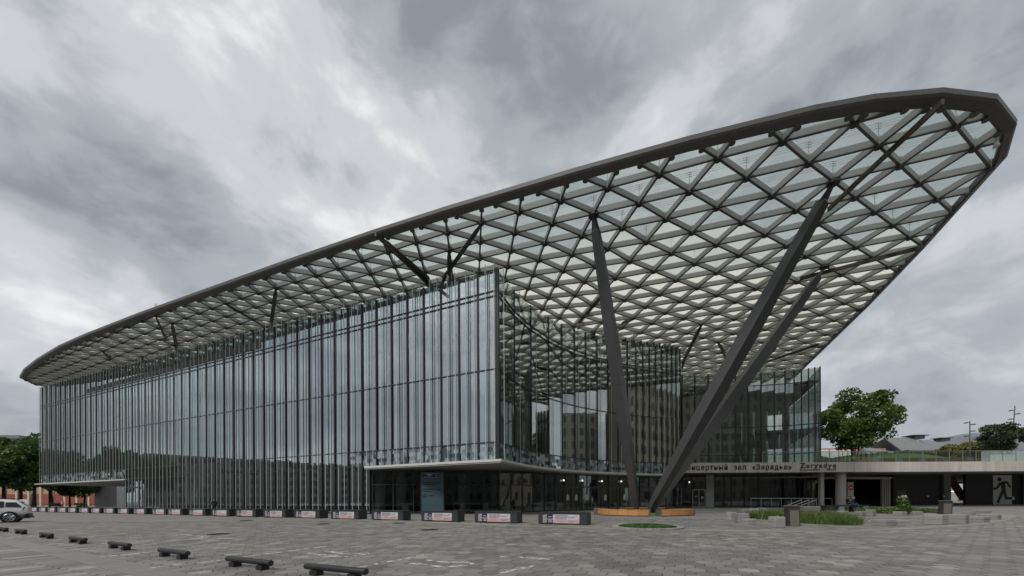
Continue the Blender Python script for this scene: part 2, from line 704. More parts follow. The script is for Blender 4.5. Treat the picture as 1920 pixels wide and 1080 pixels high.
# worn stencilled symbols: open worn outlines in the bays
for k, pts in enumerate(([(578, 1038), (612, 1034), (650, 1040), (690, 1039), (672, 1043), (640, 1045), (600, 1041), (578, 1038)],
                         [(770, 1057), (800, 1060), (830, 1064), (850, 1063), (893, 1059), (870, 1055), (835, 1055), (800, 1051)],
                         [(940, 1045), (960, 1042), (985, 1047), (1010, 1048), (1030, 1050)],
                         [(320, 1006), (345, 1003), (390, 1008), (350, 1012), (440, 1010)])):
    mb = MB()
    P = [PG(*p) for p in pts]
    for i in range(len(P) - 1):
        mb.beam((P[i].x, P[i].y), (P[i + 1].x, P[i + 1].y), 0.13, 0.0125, 0.017 + 0.0004 * (i % 3))
    mb.build('bay_symbol', PAINT, GROUND)
def stain_mat():
    m = bpy.data.materials.new('oil_stain')
    m.use_nodes = True
    nt = m.node_tree
    N, L = nt.nodes.new, nt.links.new
    b = nt.nodes['Principled BSDF']
    b.inputs['Base Color'].default_value = (0.05, 0.045, 0.04, 1)
    b.inputs['Roughness'].default_value = 0.45
    tc = N('ShaderNodeTexCoord')
    gr = N('ShaderNodeTexGradient')
    gr.gradient_type = 'SPHERICAL'
    L(tc.outputs['Object'], gr.inputs[0])
    geo = N('ShaderNodeNewGeometry')
    n = N('ShaderNodeTexNoise')
    n.inputs['Scale'].default_value = 3.5
    n.inputs['Detail'].default_value = 7
    L(geo.outputs['Position'], n.inputs['Vector'])
    mm = N('ShaderNodeMath')
    mm.operation = 'MULTIPLY'
    L(gr.outputs[1], mm.inputs[0])
    L(n.outputs[0], mm.inputs[1])
    r = N('ShaderNodeMapRange')
    r.inputs[1].default_value = 0.10
    r.inputs[2].default_value = 0.42
    r.inputs[4].default_value = 0.15
    L(mm.outputs[0], r.inputs[0])
    L(r.outputs[0], b.inputs['Alpha'])
    return m


STAIN = stain_mat()
q = MB()
q.poly([(math.cos(t * PI / 12), math.sin(t * PI / 12), 0) for t in range(24)])
stm = q.mesh('oil_stain', STAIN)
for k, (u, v, r_) in enumerate(((505, 1045, 0.9), (700, 1068, 0.7), (340, 1018, 1.3), (860, 1040, 0.8), (1180, 1062, 0.9), (240, 1004, 1.5), (620, 1008, 1.6), (1420, 1035, 1.1), (1000, 1015, 1.7), (1650, 1060, 0.8))):
    p = PG(u, v)
    o = obj('oil_stain', stm, GROUND, (p.x, p.y, 0.0185 + 0.0003 * k), k * 1.1)
    o.scale = (r_, r_ * 0.7, 1)
IRON = mat('cast_iron', (0.018, 0.018, 0.018), 0.6, 0.4, 0.2, 20)
cov = MB()
cov.prism([(0.42 * math.cos(t * PI / 12), 0.42 * math.sin(t * PI / 12)) for t in range(24)], 0.0, 0.02)
for j in range(5):
    cov.box((0, -0.28 + 0.14 * j, 0.02), 0.5, 0.03, 0.006)
covm = cov.mesh('manhole_cover', IRON)
for k, (u, v, w) in enumerate([(606, 983, 'beneath the sixth poster bench'), (748, 981.4, 'just in front of the fourth poster bench'), (805, 994, 'alone in the square, right of the others'),
                               (462, 976, 'in front of the eighth poster bench'), (410, 1002, 'nearest the rubber wheel stops')]):
    p = PG(u, v)
    o = obj('manhole_cover', covm, None, (p.x, p.y, 0.006))
    tag(o, 'dark round iron manhole cover ' + w, 'manhole cover', 'manhole covers in the square')


# ================================================================== CONCERT HALL
HALL = thing('concert_hall', 'huge glass concert hall under a sweeping triangulated glass and steel canopy roof', 'building', (C0.x, C0.y, 0))
HALL.location = (0, 0, 0)

# ---------- canopy roof
ZB, ZT = 24.45, 24.94
ROOF = part('canopy_roof', HALL, 'sweeping canopy roof of triangular glass panes on grey steel beams')


def build_roof():
    knots = [(-32, 75, 705), (-31, 85, 701), (-30, 95, 698), (-29, 106.4, 694), (-27, 128.8, 685), (-25, 154.7, 674.4), (-23, 196, 657.7), (-21, 229, 643), (-20, 245.5, 635.7),
             (-19, 264, 628), (-18, 303, 613), (-17, 325, 606), (-16, 348, 597), (-15, 372, 588), (-14, 396.7, 579), (-13, 423, 569), (-12, 452.7, 560),
             (-11, 483, 550), (-10, 516.7, 540), (-9, 553.4, 530.4), (-8, 591.7, 518), (-7, 633, 505), (-6, 677.6, 490.6), (-5, 726, 473), (-4, 780, 455),
             (-3, 838, 437), (-2, 900.5, 417), (-1, 969.7, 399.6), (0, 1050, 377.6), (1, 1138, 354), (2, 1234, 328.8), (3, 1344, 299), (4, 1470, 262.5), (5, 1602, 232)]
    ki = [k[0] for k in knots]
    P = [PZ(k[1], k[2], ZB) for k in knots]
    xs, ys = [p.x for p in P], [p.y for p in P]
    full = list(range(-32, 6))
    fx, fy = np.interp(full, ki, xs), np.interp(full, ki, ys)
    for _ in range(3):                                   # light smoothing of the surveyed row
        fx[1:-1] = 0.25 * fx[:-2] + 0.5 * fx[1:-1] + 0.25 * fx[2:]
        fy[1:-1] = 0.25 * fy[:-2] + 0.5 * fy[1:-1] + 0.25 * fy[2:]

    def r0(i):
        if i > 5:
            return Vector((fx[-1], fy[-1])) + Vector((3.55, -1.3)) * (i - 5)
        if i < -32:
            return Vector((fx[0], fy[0])) + Vector((-2.9, 1.3)) * (-32 - i)
        return Vector((fx[i + 32], fy[i + 32]))

    def T(i):
        return Vector((np.interp(i, [-30, -9, 0, 3, 20], [0.25, 0.22, -0.40, -0.63, -0.55]),
                       np.interp(i, [-30, -9, 0, 3, 20], [2.0, 2.0, 2.46, 2.82, 2.82])))
    node = {}
    for i in range(-40, 34):
        for j in range(-3, 26):
            node[i, j] = r0(i) + T(i) * j
    # outline (silhouette of the rim)
    pix = [(36, 706), (44, 692), (70, 672), (110, 648), (160, 626), (260, 587), (375, 547), (540, 487), (700, 432), (840, 387), (980, 346), (1075, 317), (1170, 291), (1290, 257),
           (1415, 226), (1530, 198), (1640, 178), (1770, 166), (1871, 178), (1908, 226), (1890, 287), (1735, 460), (1635, 565), (1540, 655), (1500, 697)]
    out = [PZ(u, v, ZT) for u, v in pix]
    out = [Vector((p.x, p.y)) for p in out]
    dR = (out[-1] - out[-3]).normalized()
    out += [out[-1] + dR * 6, out[-1] + dR * 9 + Vector((-6, 4)), Vector((20, 95)), Vector((-40, 104)), Vector((-72, 96)), Vector((-88, 84))]
    p = PZ(60, 722, ZB)
    out.append(Vector((p.x, p.y)))
    # convex hull
    pts = sorted(set((round(p.x, 4), round(p.y, 4)) for p in out))

    def half(ps):
        h = []
        for p in ps:
            while len(h) > 1 and (h[-1][0] - h[-2][0]) * (p[1] - h[-2][1]) - (h[-1][1] - h[-2][1]) * (p[0] - h[-2][0]) <= 0:
                h.pop()
            h.append(p)
        return h
    lo, hi = half(pts), half(pts[::-1])
    hull = [Vector(p) for p in lo[:-1] + hi[:-1]]        # ccw
    n = len(hull)

    def inset(poly, d):
        res = []
        m = len(poly)
        for i in range(m):
            a, b, c = poly[i - 1], poly[i], poly[(i + 1) % m]
            d1, d2 = (b - a).normalized(), (c - b).normalized()
            n1, n2 = Vector((-d1.y, d1.x)), Vector((-d2.y, d2.x))
            k = (n1 + n2)
            k = k / max(0.3, k.dot(n1))
            res.append(b + k * d)
        return res
    inn = inset(hull, 0.56)

    def clip(poly, clipper):
        for i in range(len(clipper)):
            a, b = clipper[i], clipper[(i + 1) % len(clipper)]
            e = b - a

            def dd(p):
                return e.x * (p.y - a.y) - e.y * (p.x - a.x)
            res = []
            for k in range(len(poly)):
                p, q = poly[k], poly[(k + 1) % len(poly)]
                dp, dq = dd(p), dd(q)
                if dp >= 0:
                    res.append(p)
                if dp * dq < 0:
                    res.append(p.lerp(q, dp / (dp - dq)))
            poly = res
            if not poly:
                break
        return poly

    def clipseg(p, q, clipper):
        t0, t1 = 0.0, 1.0
        for i in range(len(clipper)):
            a, b = clipper[i], clipper[(i + 1) % len(clipper)]
            e = b - a
            dp = e.x * (p.y - a.y) - e.y * (p.x - a.x)
            dq = e.x * (q.y - a.y) - e.y * (q.x - a.x)
            if dp < 0 and dq < 0:
                return None
            if dp < 0:
                t0 = max(t0, dp / (dp - dq))
            elif dq < 0:
                t1 = min(t1, dp / (dp - dq))
        if t1 - t0 < 0.06:
            return None
        return p.lerp(q, t0), p.lerp(q, t1), t0 > 0, t1 < 1
    beams, brk = [], []
    for (i, j), p in node.items():
        for dj, di in ((0, 1), (1, 0), (1, 1)):
            q = node.get((i + di, j + dj))
            if q is None:
                continue
            r = clipseg(p, q, inn)
            if r:
                beams.append((r[0], r[1]))
                if r[2]:
                    brk.append((r[0], (r[1] - r[0]).normalized()))
                if r[3]:
                    brk.append((r[1], (r[0] - r[1]).normalized()))

    def inside(p):
        return all((inn[(k + 1) % n] - inn[k]).cross(p - inn[k]) > 0.25 for k in range(n))
    nodes = [(ij, p) for ij, p in node.items() if inside(p)]
    panes = []
    for (i, j), p in node.items():
        for tri in (((i, j), (i + 1, j), (i + 1, j + 1)), ((i, j), (i + 1, j + 1), (i, j + 1))):
            if all(t in node for t in tri):
                c = clip([node[t] for t in tri], inn)
                if len(c) >= 3:
                    ar = abs(sum(c[k].x * c[(k + 1) % len(c)].y - c[(k + 1) % len(c)].x * c[k].y for k in range(len(c)))) / 2
                    if ar > 0.15:
                        panes.append((c, j))

    def hidden(p):
        """behind the long front, seen from the square"""
        return (p - C0).dot(BX) > 3 and (p - C0).dot(AX) > -1
    # beams
    beams.sort(key=lambda b: ((b[0] + b[1]) / 2).length + (200 if hidden((b[0] + b[1]) / 2) else 0))
    far = MB()
    for k, (p, q) in enumerate(beams):
        mb = far if k >= 300 else MB()
        mb.beam(p, q, 0.11, ZB + 0.05, ZT, a=rnd.random())
        mb.beam(p, q, 0.15, ZB, ZB + 0.05, m=1)
        if k < 300:
            mb.build('beam', [STEEL, FLANGE], ROOF)
    stuff(far.build('beam_field', [mat('steel_grey_field', (0.355, 0.355, 0.346), 0.5, 0, 0.10, 0.7, attr=('tone', 0.08)), FLANGE], ROOF, attr='tone'))
    # nodes
    def node_mb(mb, x, y, z, spike):
        mb.tube([(x, y, z - 0.12), (x, y, z - 0.06)], 0.24, 10, m=1)
        mb.tube([(x, y, z - 0.08), (x, y, z + 0.66)], 0.11, 8, m=0)
        if spike:
            mb.tube([(x, y, z + 0.6), (x, y, z + 1.55)], 0.022, 5, m=1)
            for k in range(3):
                mb.beam((x - 0.22, y), (x + 0.22, y), 0.02, z + 1.15 + 0.16 * k, z + 1.17 + 0.16 * k, m=1)
    LIGHTST = mat('node_galvanised', (0.36, 0.36, 0.35), 0.5, 0.2)
    pro = []
    for sp in (False, True):
        q = MB()
        node_mb(q, 0, 0, 0, sp)
        pro.append(q.mesh('node', [LIGHTST, STEELD]))
    nodes.sort(key=lambda t: t[1].length + (200 if hidden(t[1]) else 0))
    far = MB()
    for k, ((i, j), p) in enumerate(nodes):
        sp = (j in (0, 1) and -8 <= i <= 8) or (j == 0) or ((i * 7 + j * 5) % 4 == 0)
        if k < 300:
            obj('node', pro[sp], ROOF, (p.x, p.y, ZB))
        else:
            node_mb(far, p.x, p.y, ZB, sp)
    stuff(far.build('node_field', [LIGHTST, STEELD], ROOF))
    for j in (0, 1, 2):
        for z in (1.18, 1.34, 1.50):
            row = [node[i, j] for i in range(-8, 9) if (i, j) in node and inside(node[i, j])]
            mb = MB()
            mb.tube([(p.x, p.y, ZB + z) for p in row], 0.011, 4, cap=False)
            mb.build('bird_wire', STEELD, ROOF)
    # brackets where the beams meet the rim
    far = MB()
    for p, d in brk:
        c = p + d * 0.10
        far.tube([(c.x, c.y, ZB - 0.1), (c.x, c.y, ZB + 0.02)], 0.20, 10)
    stuff(far.build('rim_brackets', RIM, ROOF))
    # panes
    panes.sort(key=lambda t: sum(t[0], Vector((0, 0))).length / len(t[0]) + (200 if hidden(sum(t[0], Vector((0, 0))) / len(t[0])) else 0))
    far, far2, far3 = MB(), MB(), MB()
    for k, (c, j) in enumerate(panes):
        cc = sum(c, Vector((0, 0))) / len(c)
        dep = min(cc.y - 33.5, cc.y + cc.x * 0.25 - 36) + rnd.uniform(-1.2, 1.2)
        frit = dep > 5.5
        half_ = 0 < dep <= 5.5
        c2 = [p + (cc - p) * 0.015 for p in c]
        mb = MB() if k < 300 else (far2 if frit else far3 if half_ else far)
        mb.prism([(p.x, p.y) for p in c2], ZT + 0.06, ZT + 0.09)
        if k < 300:
            mb.build('roof_pane', MATS['roof_glass_frit' if frit else 'roof_glass_part' if half_ else 'roof_glass'], ROOF)
    stuff(far.build('roof_pane_field', MATS['roof_glass'], ROOF))
    stuff(far3.build('part_frit_pane_field', MATS['roof_glass_part'], ROOF))
    stuff(far2.build('frit_pane_field', MATS['roof_glass_frit'], ROOF))
    # rim: swept faceted profile
    prof = [(0.0, ZT + 0.08), (0.02, ZT - 0.20), (0.12, ZT - 0.32), (0.50, ZB - 0.02), (0.62, ZB + 0.03), (0.62, ZT + 0.02), (0.4, ZT + 0.14)]
    rings = [[(inset(hull, d)[i], z) for d, z in prof] for i in range(n)]
    rr = {d: inset(hull, d) for d, z in prof}
    for i in range(n):
        mb = MB()
        A = [(rr[d][i].x, rr[d][i].y, z) for d, z in prof]
        B = [(rr[d][(i + 1) % n].x, rr[d][(i + 1) % n].y, z) for d, z in prof]
        m = len(prof)
        for k in range(m):
            mb.poly([A[k], A[(k + 1) % m], B[(k + 1) % m], B[k]])
        mb.poly(A[::-1])
        mb.poly(B)
        mb.build('rim_segment', RIM, ROOF, recalc=True)
    return node, inn


NODE, INN = build_roof()


def near_node(u, v):
    p = PZ(u, v, ZB)
    best = min(NODE.values(), key=lambda q: (q - Vector((p.x, p.y))).length)
    return Vector((best.x, best.y, ZB - 0.12))


# maintenance gantry under the tip, lamp and camera
def tube_part(name, pts, r, m, parent, n=8):
    mb = MB()
    mb.tube(pts, r, n)
    return mb.build(name, m, parent)


BROWN = mat('gantry_brown_steel', (0.075, 0.06, 0.045), 0.5, 0.2, 0.2, 3)
for (a, b) in (((1768, 186), (1553, 392)), ((1500, 520), (1732, 462)), ((704, 436), (805, 534)), ((1400, 690), (1535, 645))):
    pa, pb = PZ(a[0], a[1], ZB - 0.25), PZ(b[0], b[1], ZB - 0.35)
    mb = MB()
    mb.beam((pa.x, pa.y), (pb.x, pb.y), 0.16, ZB - 0.55, ZB - 0.22)
    mb.build('gantry_rail', BROWN, ROOF)
p = PZ(1868, 272, ZB - 0.5)
mb = MB()
mb.tube([(p.x, p.y, ZB + 0.1), (p.x, p.y, ZB - 0.35)], 0.05, 6)
mb.tube([(p.x, p.y, ZB - 0.35), (p.x, p.y, ZB - 0.6)], [0.10, 0.17], 10)
mb.build('camera_dome', WHITE, ROOF)


# ---------- big inclined columns
def column(base, top, w, roll, lab):
    base, top = Vector(base), Vector(top)
    d = (top - base)
    L_ = d.length
    d.normalize()
    x = d.cross(Vector((0, 0, 1))).normalized()
    y = d.cross(x)
    c, s = math.cos(roll), math.sin(roll)
    x, y = x * c + y * s, y * c - x * s
    st = [(0.0, 0.30), (0.018, 0.45), (0.05, 0.62), (0.35, 1.0), (0.6, 1.0), (0.90, 0.72), (0.955, 0.62), (0.962, 0.30), (0.985, 0.22), (1.0, 0.22)]
    mb = MB()
    rings = []
    for t, k in st:
        o = base + d * L_ * t
        h = w * k / 2
        rings.append([o + x * a * h + y * b * h for a, b in ((-1, -1), (1, -1), (1, 1), (-1, 1))])
    for i in range(len(rings) - 1):
        for j in range(4):
            mb.poly([rings[i][j], rings[i][(j + 1) % 4], rings[i + 1][(j + 1) % 4], rings[i + 1][j]])
    mb.poly(rings[0][::-1])
    mb.poly(rings[-1])
    o = mb.build('support_column', COLM, HALL, recalc=True)
    o['label'] = lab
    sm = MB()
    for t in (0.22, 0.47, 0.72):
        o2 = base + d * L_ * t
        k = np.interp(t, [q[0] for q in st], [q[1] for q in st])
        h = w * k / 2 + 0.006
        a_ = [o2 + x * p_ * h + y * q_ * h for p_, q_ in ((-1, -1), (1, -1), (1, 1), (-1, 1))]
        sm.hexa([v - d * 0.025 for v in a_] + [v + d * 0.025 for v in a_])
    sm.build('weld_seam', STEELD, o, recalc=True)
    # pin and fork at the head
    f = MB()
    for a in (-1, 1):
        f.tube([top - d * 1.3 + x * a * 0.28, top + x * a * 0.10], [0.10, 0.07], 6)
    f.tube([top - Vector((0, 0, 0.05)), top + Vector((0, 0, 0.18))], 0.42, 10)
    f.build('column_head', STEELD, o)
    return o


BASE = Vector((12.7, 36.6, 0.35))
column(BASE + Vector((-0.75, 0.1, 0)), near_node(1110, 403), 0.90, 0.06, 'steep dark column leaning left')
column(BASE + Vector((0.25, -0.35, 0)), near_node(1560, 335), 1.02, R(-28), 'long dark column leaning right towards the roof tip')
column(BASE + Vector((0.75, 0.35, 0)), near_node(1522, 499), 0.98, R(0), 'dark column leaning right behind the longest one')
mb = MB()
for k in range(3):
    mb.tube([BASE + Vector((-0.75 + 0.75 * k, 0, -0.34)), BASE + Vector((-0.75 + 0.75 * k, 0, 0.2))], 0.3, 10)
mb.prism([(BASE.x + 1.7 * math.cos(t * PI / 10), BASE.y + 1.3 * math.sin(t * PI / 10)) for t in range(20)], 0.0, 0.12)
mb.build('column_footing', STEELD, HALL)

# short struts between the hall and the canopy
for (t, b, dpt, r) in (((900, 421), (826, 530), 39.5, 0.19), ((716, 440), (812, 530), 40.5, 0.22), ((515, 542), (507, 618), 50, 0.2), ((432, 572), (500, 614), 52, 0.13),
                       ((325, 608), (334, 668), 62, 0.22), ((272, 592), (325, 668), 63, 0.13), ((198, 659), (235, 694), 72, 0.22), ((285, 672), (273, 690), 68, 0.2), ((846, 478), (842, 540), 40, 0.2),
                       ((1124, 556), (1084, 606), 52, 0.24), ((1160, 600), (1135, 612), 56, 0.2), ((1329, 612), (1279, 682), 64, 0.26), ((1351, 648), (1366, 676), 66, 0.24), ((1450, 644), (1408, 694), 66, 0.24)):
    A = near_node(*t)
    B = PY(b[0], b[1], dpt)
    tube_part('strut', [A, A.lerp(B, 0.12), A.lerp(B, 0.88), B - Vector((0, 0, 0.8))], [r * 0.5, r, r, r * 0.6], STEELD, HALL)

# ---------- glass fronts
RAND = random.Random(5)


def pane_mb(mb, p, q, z0, z1, z1b=None, off=0.0, tilt=0.0, g=0.02, th=0.03):
    """glass pane between plan points p,q ; off = outward offset"""
    d = (q - p).normalized()
    nrm = Vector((d.y, -d.x))
    if nrm.dot(-(p + q) / 2) < 0:
        nrm = -nrm
    z1b = z1 if z1b is None else z1b
    a, b = p + d * g, q - d * g
    t = [RAND.uniform(-tilt, tilt) for _ in range(4)]
    F = [a + nrm * (off + t[0]), b + nrm * (off + t[1])]
    G = [a + nrm * (off + t[2]), b + nrm * (off + t[3])]
    bot = [F[0], F[1], F[1] - nrm * th, F[0] - nrm * th]
    top = [G[0], G[1], G[1] - nrm * th, G[0] - nrm * th]
    mb.hexa([(v.x, v.y, z0) for v in bot] + [(top[0].x, top[0].y, z1), (top[1].x, top[1].y, z1b), (top[2].x, top[2].y, z1b), (top[3].x, top[3].y, z1)])


def out_n(p, q):
    d = (q - p).normalized()
    n = Vector((d.y, -d.x))
    if n.dot(-(p + q) / 2) < 0:
        n = -n
    return n


# long front
WALL_L = part('long_glass_front', HALL, 'long straight glass front with pale glass fins')
S700 = on_line(697, C0, AX)
S235 = on_line(236, C0, AX)
NM = int(round(LF / 1.0))
MOD = LF / NM
FARP = MB()
FRIT = MB()
npan = 0
for k in range(NM):
    s0, s1 = k * MOD, (k + 1) * MOD
    p, q = C0 + AX * s0, C0 + AX * s1
    mid = (s0 + s1) / 2
    ground = S700 < mid < S235
    rows = ([(0.06, Z1)] if ground else []) + [(Z1, Z2), (Z2, Z3), (Z3, Z4), (Z4, Z5), (Z5, None)]
    for (z0, z1) in rows:
        own = npan < 300
        npan += own
        mb = MB() if own else FARP
        if z1 is None:
            pane_mb(mb, p, q, z0 + 0.03, ztop_left(s0), ztop_left(s1), tilt=0.003)
        else:
            pane_mb(mb, p, q, z0 + 0.03, z1 - 0.03, tilt=0.004)
        if own:
            mb.build('glass_pane', MATS['facade_glass'], WALL_L)
stuff(FARP.build('glass_pane_field', MATS['facade_glass'], WALL_L))
no = -BX
for k in range(NM + 1):
    s = k * MOD
    p = C0 + AX * s
    z0 = 0.0 if S700 - 0.1 < s < S235 + 0.1 else Z1
    mb = MB()
    if k % 2 == 0:
        mb.beam(p + no * 0.11, p - no * 0.24, 0.14, z0, ztop_left(s) + 0.05)
    else:
        mb.beam(p + no * 0.03, p - no * 0.18, 0.06, z0, ztop_left(s) + 0.05)
    mb.build('mullion', MULL, WALL_L)
FIN_EDGE = mat('fin_edge', (0.52, 0.55, 0.53), 0.35)
for k in range(NM):
    s = (k + 0.16 if k % 2 == 0 else k + 0.02) * MOD + 0.01
    p = C0 + AX * s
    z0 = 0.2 if S700 < s < S235 else Z1 + 0.05
    mb = MB()
    mb.beam(p + no * 0.05, p + no * 0.38, 0.035, z0, ztop_left(s) + 0.45)
    mb.beam(p + no * 0.38, p + no * 0.42, 0.055, z0, ztop_left(s) + 0.45, m=1)
    mb.build('glass_fin', [MATS['fin_glass'], FIN_EDGE], WALL_L)
for z, h in ((Z1, 0.1), (Z2, 0.09), (Z3, 0.09), (Z4, 0.09), (Z5, 0.09)):
    mb = MB()
    a, b = C0 + no * 0.045, C0 + AX * LF + no * 0.045
    mb.beam(a, b, 0.1, z - h / 2, z + h / 2)
    mb.build('transom', MULL, WALL_L)
mb = MB()
mb.beam(C0 + AX * S700 + no * 0.05, C0 + AX * S235 + no * 0.05, 0.2, 0, 0.12)
mb.build('plinth', MULL, WALL_L)
# dark service band near the top, in the left half
mb = MB()
a, b = C0 + AX * (LF * 0.33) + no * 0.09, C0 + AX * (LF * 0.80) + no * 0.09
mb.hexa([(a.x, a.y, 20.3), (b.x, b.y, 20.3), (b.x - no.x * 0.1, b.y - no.y * 0.1, 20.3), (a.x - no.x * 0.1, a.y - no.y * 0.1, 20.3),
         (a.x, a.y, 21.2), (b.x, b.y, 20.9), (b.x - no.x * 0.1, b.y - no.y * 0.1, 20.9), (a.x - no.x * 0.1, a.y - no.y * 0.1, 21.2)])
mb.build('service_band', mat('service_band_brown', (0.07, 0.062, 0.055), 0.6), WALL_L)

# curved front
CURVE_PIX = [(935, 862), (983, 871.5), (1030.5, 878.4), (1065, 882), (1100, 885), (1140, 886.3), (1178, 887.2), (1230, 888.3), (1276, 889.5)]
CUR = [PZ(u, v, 5.0) for u, v in CURVE_PIX]
CUR = [Vector((p.x, p.y)) for p in CUR]
CUR[0] = C0.copy()


def smooth_curve(P, n=60):
    """Catmull-Rom through plan points"""
    P2 = [P[0] * 2 - P[1]] + P + [P[-1] * 2 - P[-2]]
    res = []
    for i in range(1, len(P2) - 2):
        a, b, c, d = P2[i - 1], P2[i], P2[i + 1], P2[i + 2]
        m = max(2, n // (len(P) - 1))
        for k in range(m):
            t = k / m
            res.append(0.5 * ((2 * b) + (c - a) * t + (2 * a - 5 * b + 4 * c - d) * t * t + (3 * b - a - 3 * c + d) * t ** 3))
    res.append(P[-1])
    return res


# even out the surveyed points with a quadratic fit in arc length
def fit_curve(P, deg=3):
    s = [0.0]
    for i in range(1, len(P)):
        s.append(s[-1] + (P[i] - P[i - 1]).length)
    w = [6] + [1] * (len(P) - 2) + [3]
    fx = np.polyfit(s, [p.x for p in P], deg, w=w)
    fy = np.polyfit(s, [p.y for p in P], deg, w=w)
    return [Vector((np.polyval(fx, t), np.polyval(fy, t))) for t in np.linspace(0, s[-1], 90)]


CURF = fit_curve(CUR)
CURF[0] = C0.copy()


def at_u(poly, u):
    k = (u - 960.0) / FPX
    for i in range(len(poly) - 1):
        a, b = poly[i], poly[i + 1]
        fa, fb = a.x - k * a.y, b.x - k * b.y
        if fa * fb <= 0 and abs(fa - fb) > 1e-9:
            return a.lerp(b, fa / (fa - fb))
    return poly[-1] if (poly[-1].x - k * poly[-1].y) < 0 else poly[0]


def ztop_cur(t):
    return 21.9 + 1.4 * math.sin(min(1, t) * PI * 0.62)


WALL_C = part('curved_glass_front', HALL, 'curved concave glass front mirroring the canopy')
U_C = [935, 966, 997, 1030, 1055, 1079, 1100, 1121, 1141, 1160, 1178, 1194, 1207, 1219, 1231, 1242, 1252, 1261, 1269, 1276]
PC = [at_u(CURF, u) for u in U_C]
PC[0] = C0.copy()
PC[-1] = CURF[-1]
DARKG = MATS['facade_glass']
nC = len(PC) - 1
for k in range(nC):
    p, q = PC[k], PC[k + 1]
    for (z0, z1) in ((Z1, Z2), (Z2, Z3), (Z3, Z4), (Z4, Z5), (Z5, None)):
        mb = MB()
        if z1 is None:
            pane_mb(mb, p, q, z0 + 0.03, ztop_cur(k / nC), ztop_cur((k + 1) / nC), tilt=0.003)
        else:
            pane_mb(mb, p, q, z0 + 0.03, z1 - 0.03, tilt=0.002)
        mb.build('glass_pane', MATS['curved_glass'], WALL_C)
    n_ = out_n(p, q)
    for z in (Z1, Z2, Z3, Z4, Z5):
        mb = MB()
        mb.beam(p + n_ * 0.04, q + n_ * 0.04, 0.1, z - 0.045, z + 0.045)
        mb.build('transom', MULL, WALL_C)
    m_ = p.lerp(q, 0.5)
    mb = MB()
    m_ = p.lerp(q, 0.12)
    mb.beam(m_ + n_ * 0.04, m_ + n_ * 0.36, 0.03, Z1 + 0.05, ztop_cur(k / nC) + 0.4)
    mb.beam(m_ + n_ * 0.36, m_ + n_ * 0.40, 0.045, Z1 + 0.05, ztop_cur(k / nC) + 0.4, m=1)
    mb.build('glass_fin', [MATS['fin_glass'], FIN_EDGE], WALL_C)
for k, p in enumerate(PC):
    q = PC[min(k + 1, nC)] if k < nC else PC[k - 1]
    n_ = out_n(p, q)
    mb = MB()
    mb.beam(p + n_ * 0.06, p - n_ * 0.26, 0.10, Z1, ztop_cur(k / nC) + 0.15)
    mb.build('mullion', MULL, WALL_C)
    if k > 6:
        mb = MB()
        mb.beam(p - n_ * 0.3, p - n_ * 1.1, 0.12, ztop_cur(k / nC) - 0.5, ztop_cur(k / nC) + 0.75)
        mb.build('parapet_post', STEELD, WALL_C)

# wing at the back
WING_PIX = [(1279, 63.8), (1330, 63.9), (1380, 63.7), (1425, 63.2), (1470, 62.4), (1505, 61.4), (1540, 60.2)]
WPL = fit_curve([Vector(((u - 960) / FPX * Y, Y)) for u, Y in WING_PIX])
WALL_W = part('wing_glass_front', HALL, 'lower curved glass wing above the lettered fascia')
U_W = [1280, 1304, 1329, 1355, 1380, 1403, 1428, 1453, 1473, 1490, 1504, 1517, 1529, 1539]
PW = [at_u(WPL, u) for u in U_W]
ZW = [6.2, 8.6, 13.2, 20.0, 22.0]
for k in range(len(PW) - 1):
    p, q = PW[k], PW[k + 1]
    for i in range(4):
        mb = MB()
        pane_mb(mb, p, q, ZW[i] + 0.03, ZW[i + 1] - 0.03, tilt=0.003)
        mb.build('glass_pane', MATS['curved_glass'], WALL_W)
    n_ = out_n(p, q)
    for z in ZW[1:4]:
        mb = MB()
        mb.beam(p + n_ * 0.04, q + n_ * 0.04, 0.1, z - 0.06, z + 0.06)
        mb.build('transom', MULL, WALL_W)
    m_ = p.lerp(q, 0.45)
    mb = MB()
    mb.beam(m_ + n_ * 0.04, m_ + n_ * 0.36, 0.035, ZW[0], ZW[4] + 0.25)
    mb.build('glass_fin', MATS['fin_glass'], WALL_W)
for k, p in enumerate(PW):
    q = PW[k + 1] if k < len(PW) - 1 else PW[k - 1]
    n_ = out_n(p, q)
    mb = MB()
    mb.beam(p + n_ * 0.07, p - n_ * 0.26, 0.16, ZW[0], ZW[4] + 0.1)
    mb.build('mullion', MULL, WALL_W)
# end face of the wing running back
e0 = PW[-1]
e1 = e0 + Vector((11.0, 24.0))
for k in range(8):
    p, q = e0.lerp(e1, k / 8), e0.lerp(e1, (k + 1) / 8)
    mb = MB()
    pane_mb(mb, p, q, ZW[0], ZW[4], tilt=0.003)
    mb.build('glass_pane', MATS['curved_glass'], WALL_W)


